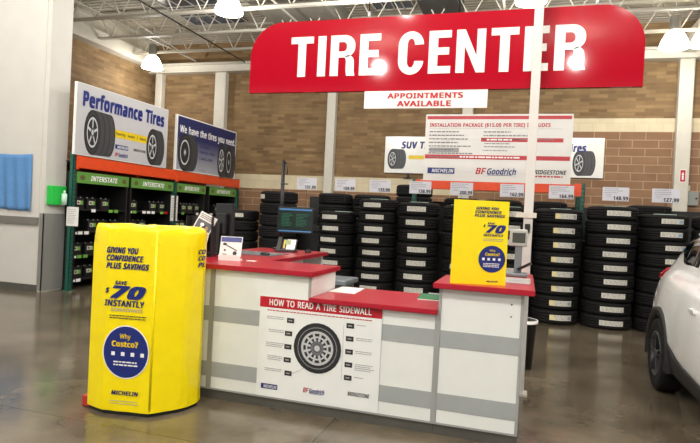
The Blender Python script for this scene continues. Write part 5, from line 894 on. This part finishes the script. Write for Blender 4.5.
brochure('reddish brochure in the lower pocket of the black stand', -2.87, 4.57, 1.135, 8, 8, [SILVERD, TANP, INKRED, INKDARK])

# bins behind the counter
t = thing('waste_bin', 'small black waste bin on the floor behind the right counter end', 'bin', (.03, 6.42, 0))
b = N(BLACK); b.lathe([(.001, 0), (.115, 0), (.145, .50), (.155, .505), (.155, .52), (.138, .52), (.11, .02), (.001, .02)], 24); b.build('bucket', t)
b = N(PAPER); b.lathe([(.139, .49), (.15, .524), (.158, .522), (.159, .49)], 24); b.build('bag_liner', t)
t = thing('storage_tub', 'grey plastic tub behind the low counter, only its rim in view', 'tub', (-2.02, 6.0, 0))
b = N(GREYPL).prism([(-.2, -.2), (.2, -.2), (.2, .2), (-.2, .2)], 0, .80); b.build('tub', t); N(GREYPL).bbox(-.24, .24, -.24, .24, .79, .845, .012).build('rim', t)

# ------------------------------------------------------------------ white car, parked nose towards the viewer's right
X0 = 2.17
PR = [(.76, .20), (.855, .30), (.885, .55), (.885, .78), (.845, .98)]       # lower half profile
SEC = [  # y, width, bottom, shoulder(z,w), belt(z,w), roof edge (z,w), roof centre z
    (6.98, .58, .42, .86, .92, .94, .95), (6.95, .80, .34, .96, 1.02, 1.05, 1.06), (6.86, .91, .26, 1.08, 1.15, 1.18, 1.19), (6.70, .965, .2, 1.10, 1.18, 1.31, 1.33),
    (6.40, 1, .2, 1.10, 1.17, 1.50, 1.55), (6.0, 1, .2, 1.07, 1.13, 1.56, 1.61), (5.3, 1, .2, 1.05, 1.10, 1.58, 1.635), (4.7, 1, .2, 1.04, 1.08, 1.57, 1.625), (4.25, 1, .2, 1.02, 1.07, 1.47, 1.53),
    (3.55, 1, .2, 1.0, 1.04, 1.07, 1.09), (3.1, .97, .2, .93, .97, 1.0, 1.03), (2.82, .90, .22, .83, .87, .90, .92), (2.70, .78, .3, .68, .72, .75, .76)]
def sec_pts(s_):
    y, wd, zb, zs_, zbel, zr, zc = s_
    zz = [zb, zb+.10, zb+(zs_-zb)*.38, zb+(zs_-zb)*.68, zb+(zs_-zb)*.88, zs_]
    ww = [.76, .845, .885, .875, .835, .795]
    up = max(0, min(1, (zr-zbel)/.3))
    pts = [(wd*a, z) for a, z in zip(ww, zz)]
    pts += [(wd*.715, zbel), (wd*(.70-.125*up), zr), (wd*(.56-.10*up), zr+(zc-zr)*.7), (wd*.25, zc-.004), (0, zc)]
    return pts
car = thing('car', 'white parked car cut off by the right edge of the photo', 'car', (X0, 4.85, 0))
b = N(CARWHITE); grid = []
for s_ in SEC:
    p = sec_pts(s_); y = s_[0]-4.85
    ring = [b.v(-w_, y, z) for w_, z in p] + [b.v(w_, y, z) for w_, z in p[-2::-1]]
    grid.append(ring)
nn = len(grid[0])
for j in range(len(SEC)-1):
    for i in range(nn): b.face([grid[j][i], grid[j+1][i], grid[j+1][(i+1) % nn], grid[j][(i+1) % nn]], True)
b.face(grid[0][::1]); b.face(grid[-1][::-1])
bmesh.ops.recalc_face_normals(b.bm, faces=b.bm.faces)
body = b.build('body', car)
cut = B().m(CARBLACK)
WY = (6.22-4.85, 3.55-4.85)
for wy in WY:
    for sx in (-1, 1): cut.tube((sx*.66, wy, .345), (sx*1.05, wy, .345), .405, n=40)
co = cut.build('cutter'); co.parent = car
sd = body.modifiers.new('sub', 'SUBSURF'); sd.levels = sd.render_levels = 2
bo = body.modifiers.new('bool', 'BOOLEAN'); bo.object = co; bo.solver = 'EXACT'; bo.operation = 'DIFFERENCE'
bpy.context.view_layer.update()
dg = bpy.context.evaluated_depsgraph_get()
me = bpy.data.meshes.new_from_object(body.evaluated_get(dg)); body.modifiers.clear(); body.data = me; bpy.data.objects.remove(co)
for p in me.polygons: p.use_smooth = True
def surf(idx_sec, k, off=.012):                      # point on section loft pushed outwards, left side
    p = sec_pts(SEC[idx_sec]); return p[k]
def side_patch(name, pts_yz, off, mt, sgn):
    """a thin panel that follows the body side: (y,z) outline, x from interpolated section"""
    def xat(y, z):
        for a, c_ in zip(SEC, SEC[1:]):
            if c_[0] <= y <= a[0]:
                tt = (a[0]-y)/(a[0]-c_[0]); pa, pc = sec_pts(a), sec_pts(c_)
                pp = [(u[0]+(v_[0]-u[0])*tt, u[1]+(v_[1]-u[1])*tt) for u, v_ in zip(pa, pc)]
                for u, v_ in zip(pp[:8], pp[1:8]):
                    if u[1] <= z <= v_[1]: q = (z-u[1])/max(1e-6, v_[1]-u[1]); return u[0]+(v_[0]-u[0])*q
                return pp[7][0] if z > pp[7][1] else pp[0][0]
        return .8
    b = N(mt); rows = []
    for (y, z0, z1) in pts_yz:
        rows.append([b.v(sgn*(xat(y, z0+(z1-z0)*k/4)+off), y-4.85, z0+(z1-z0)*k/4) for k in range(5)])
    for j in range(len(rows)-1):
        for k in range(4): b.face([rows[j][k], rows[j][k+1], rows[j+1][k+1], rows[j+1][k]] if sgn < 0 else [rows[j][k], rows[j+1][k], rows[j+1][k+1], rows[j][k+1]], True)
    o = b.build(name, car); m_ = o.modifiers.new('s', 'SOLIDIFY'); m_.thickness = .012; m_.offset = 0
    return o
for sgn in (-1, 1):
    side_patch('side_window', [(6.42, 1.36, 1.42), (6.15, 1.20, 1.47), (5.95, 1.15, 1.50), (5.72, 1.14, 1.52)], .0, GLASS, sgn)
    side_patch('side_window', [(5.69, 1.14, 1.525), (5.3, 1.12, 1.54), (4.9, 1.11, 1.53)], .0, GLASS, sgn)
    side_patch('side_window', [(4.84, 1.11, 1.53), (4.5, 1.10, 1.49), (4.22, 1.09, 1.41), (3.85, 1.07, 1.20)], .0, GLASS, sgn)
    side_patch('sill_cladding', [(5.80, .20, .54), (5.5, .20, .46), (5.3, .20, .43), (4.6, .20, .40), (3.97, .20, .42)], .006, CARBLACK, sgn)
    side_patch('rear_cladding', [(6.93, .36, .50), (6.80, .28, .46), (6.63, .26, .46)], .004, CARBLACK, sgn)
    side_patch('tail_light', [(6.955, .93, .955), (6.90, 1.0, 1.08), (6.80, 1.05, 1.16), (6.66, 1.10, 1.17)], .012, LENS, sgn)
    N(CARWHITE).bbox(sgn*.845-.02, sgn*.845+.02, .25, .42, .90, .93, .006).build('door_handle', car)
    for wi, wy in enumerate(WY):
        # arch lip
        b = N(CARBLACK); n = 24; R0, R1 = .385, .455; r_a = []
        for i in range(n+1):
            a = PI*(-.06+1.12*i/n)
            r_a.append([b.v(sgn*xx, wy+rr_*math.cos(a), .345+rr_*math.sin(a)) for rr_, xx in ((R0, .80), (R0, .892), (R1, .895), (R1+.01, .84))])
        for i in range(n):
            for k in range(3): b.face([r_a[i][k], r_a[i+1][k], r_a[i+1][k+1], r_a[i][k+1]], True)
        b.build('wheel_arch', car)
        wl = thing('w', '', '', (sgn*.79, wy, .345)); wl.name = 'wheel'; wl.parent = car
        for kk in ('label', 'category'): del wl[kk]
        b = N(RUBBER); b.lathe([(.215, -.09), (.24, -.1), (.30, -.105), (.335, -.095), (.345, -.075), (.345, .075), (.335, .095), (.30, .105), (.24, .10), (.215, .09)], 44, axis='x'); b.build('tire', wl)
        b = N(BLACKM); b.lathe([(.215, .09), (.21, .0), (.001, .0)] if sgn > 0 else [(.215, -.09), (.21, 0), (.001, 0)], 32, axis='x')
        b.m(mat('dark_alloy', (92, 94, 98), .35, .8))
        b.lathe([(.218, sgn*.085), (.222, sgn*.098), (.205, sgn*.098), (.2, sgn*.07)], 36, axis='x')
        for k in range(5):
            for dv in (-.13, .13):
                a = 2*PI*k/5+.4
                b.bar((sgn*.085, .04*math.cos(a), .04*math.sin(a)), (sgn*.088, .207*math.cos(a+dv), .207*math.sin(a+dv)), .032, .016)
        b.tube((sgn*.07, 0, 0), (sgn*.1, 0, 0), .045, n=16); b.build('rim', wl)
b = N(GLASS); b.face([b.v(x, y-4.85, z) for x, y, z in ((-.58, 6.80, 1.285), (.58, 6.80, 1.285), (.50, 6.47, 1.515), (-.50, 6.47, 1.515))]); o = b.build('rear_window', car); mm = o.modifiers.new('s', 'SOLIDIFY'); mm.thickness = .03
b = N(GLASS); b.face([b.v(x, y-4.85, z) for x, y, z in ((-.60, 3.66, 1.10), (.60, 3.66, 1.10), (.50, 4.22, 1.52), (-.50, 4.22, 1.52))]); o = b.build('windscreen', car); mm = o.modifiers.new('s', 'SOLIDIFY'); mm.thickness = .03
N(CARBLACK).bbox(-.48, .48, 1.55, 1.62, 1.555, 1.585, .01).build('spoiler', car)
N(CARBLACK).bbox(-.6, .6, 2.05, 2.11, .34, .55, .02).build('rear_bumper', car)
for sgn in (-1, 1): N(BLACKM).tube((sgn*.46, -.2, 1.645), (sgn*.46, 1.35, 1.635), .018, n=8).build('roof_rail', car)
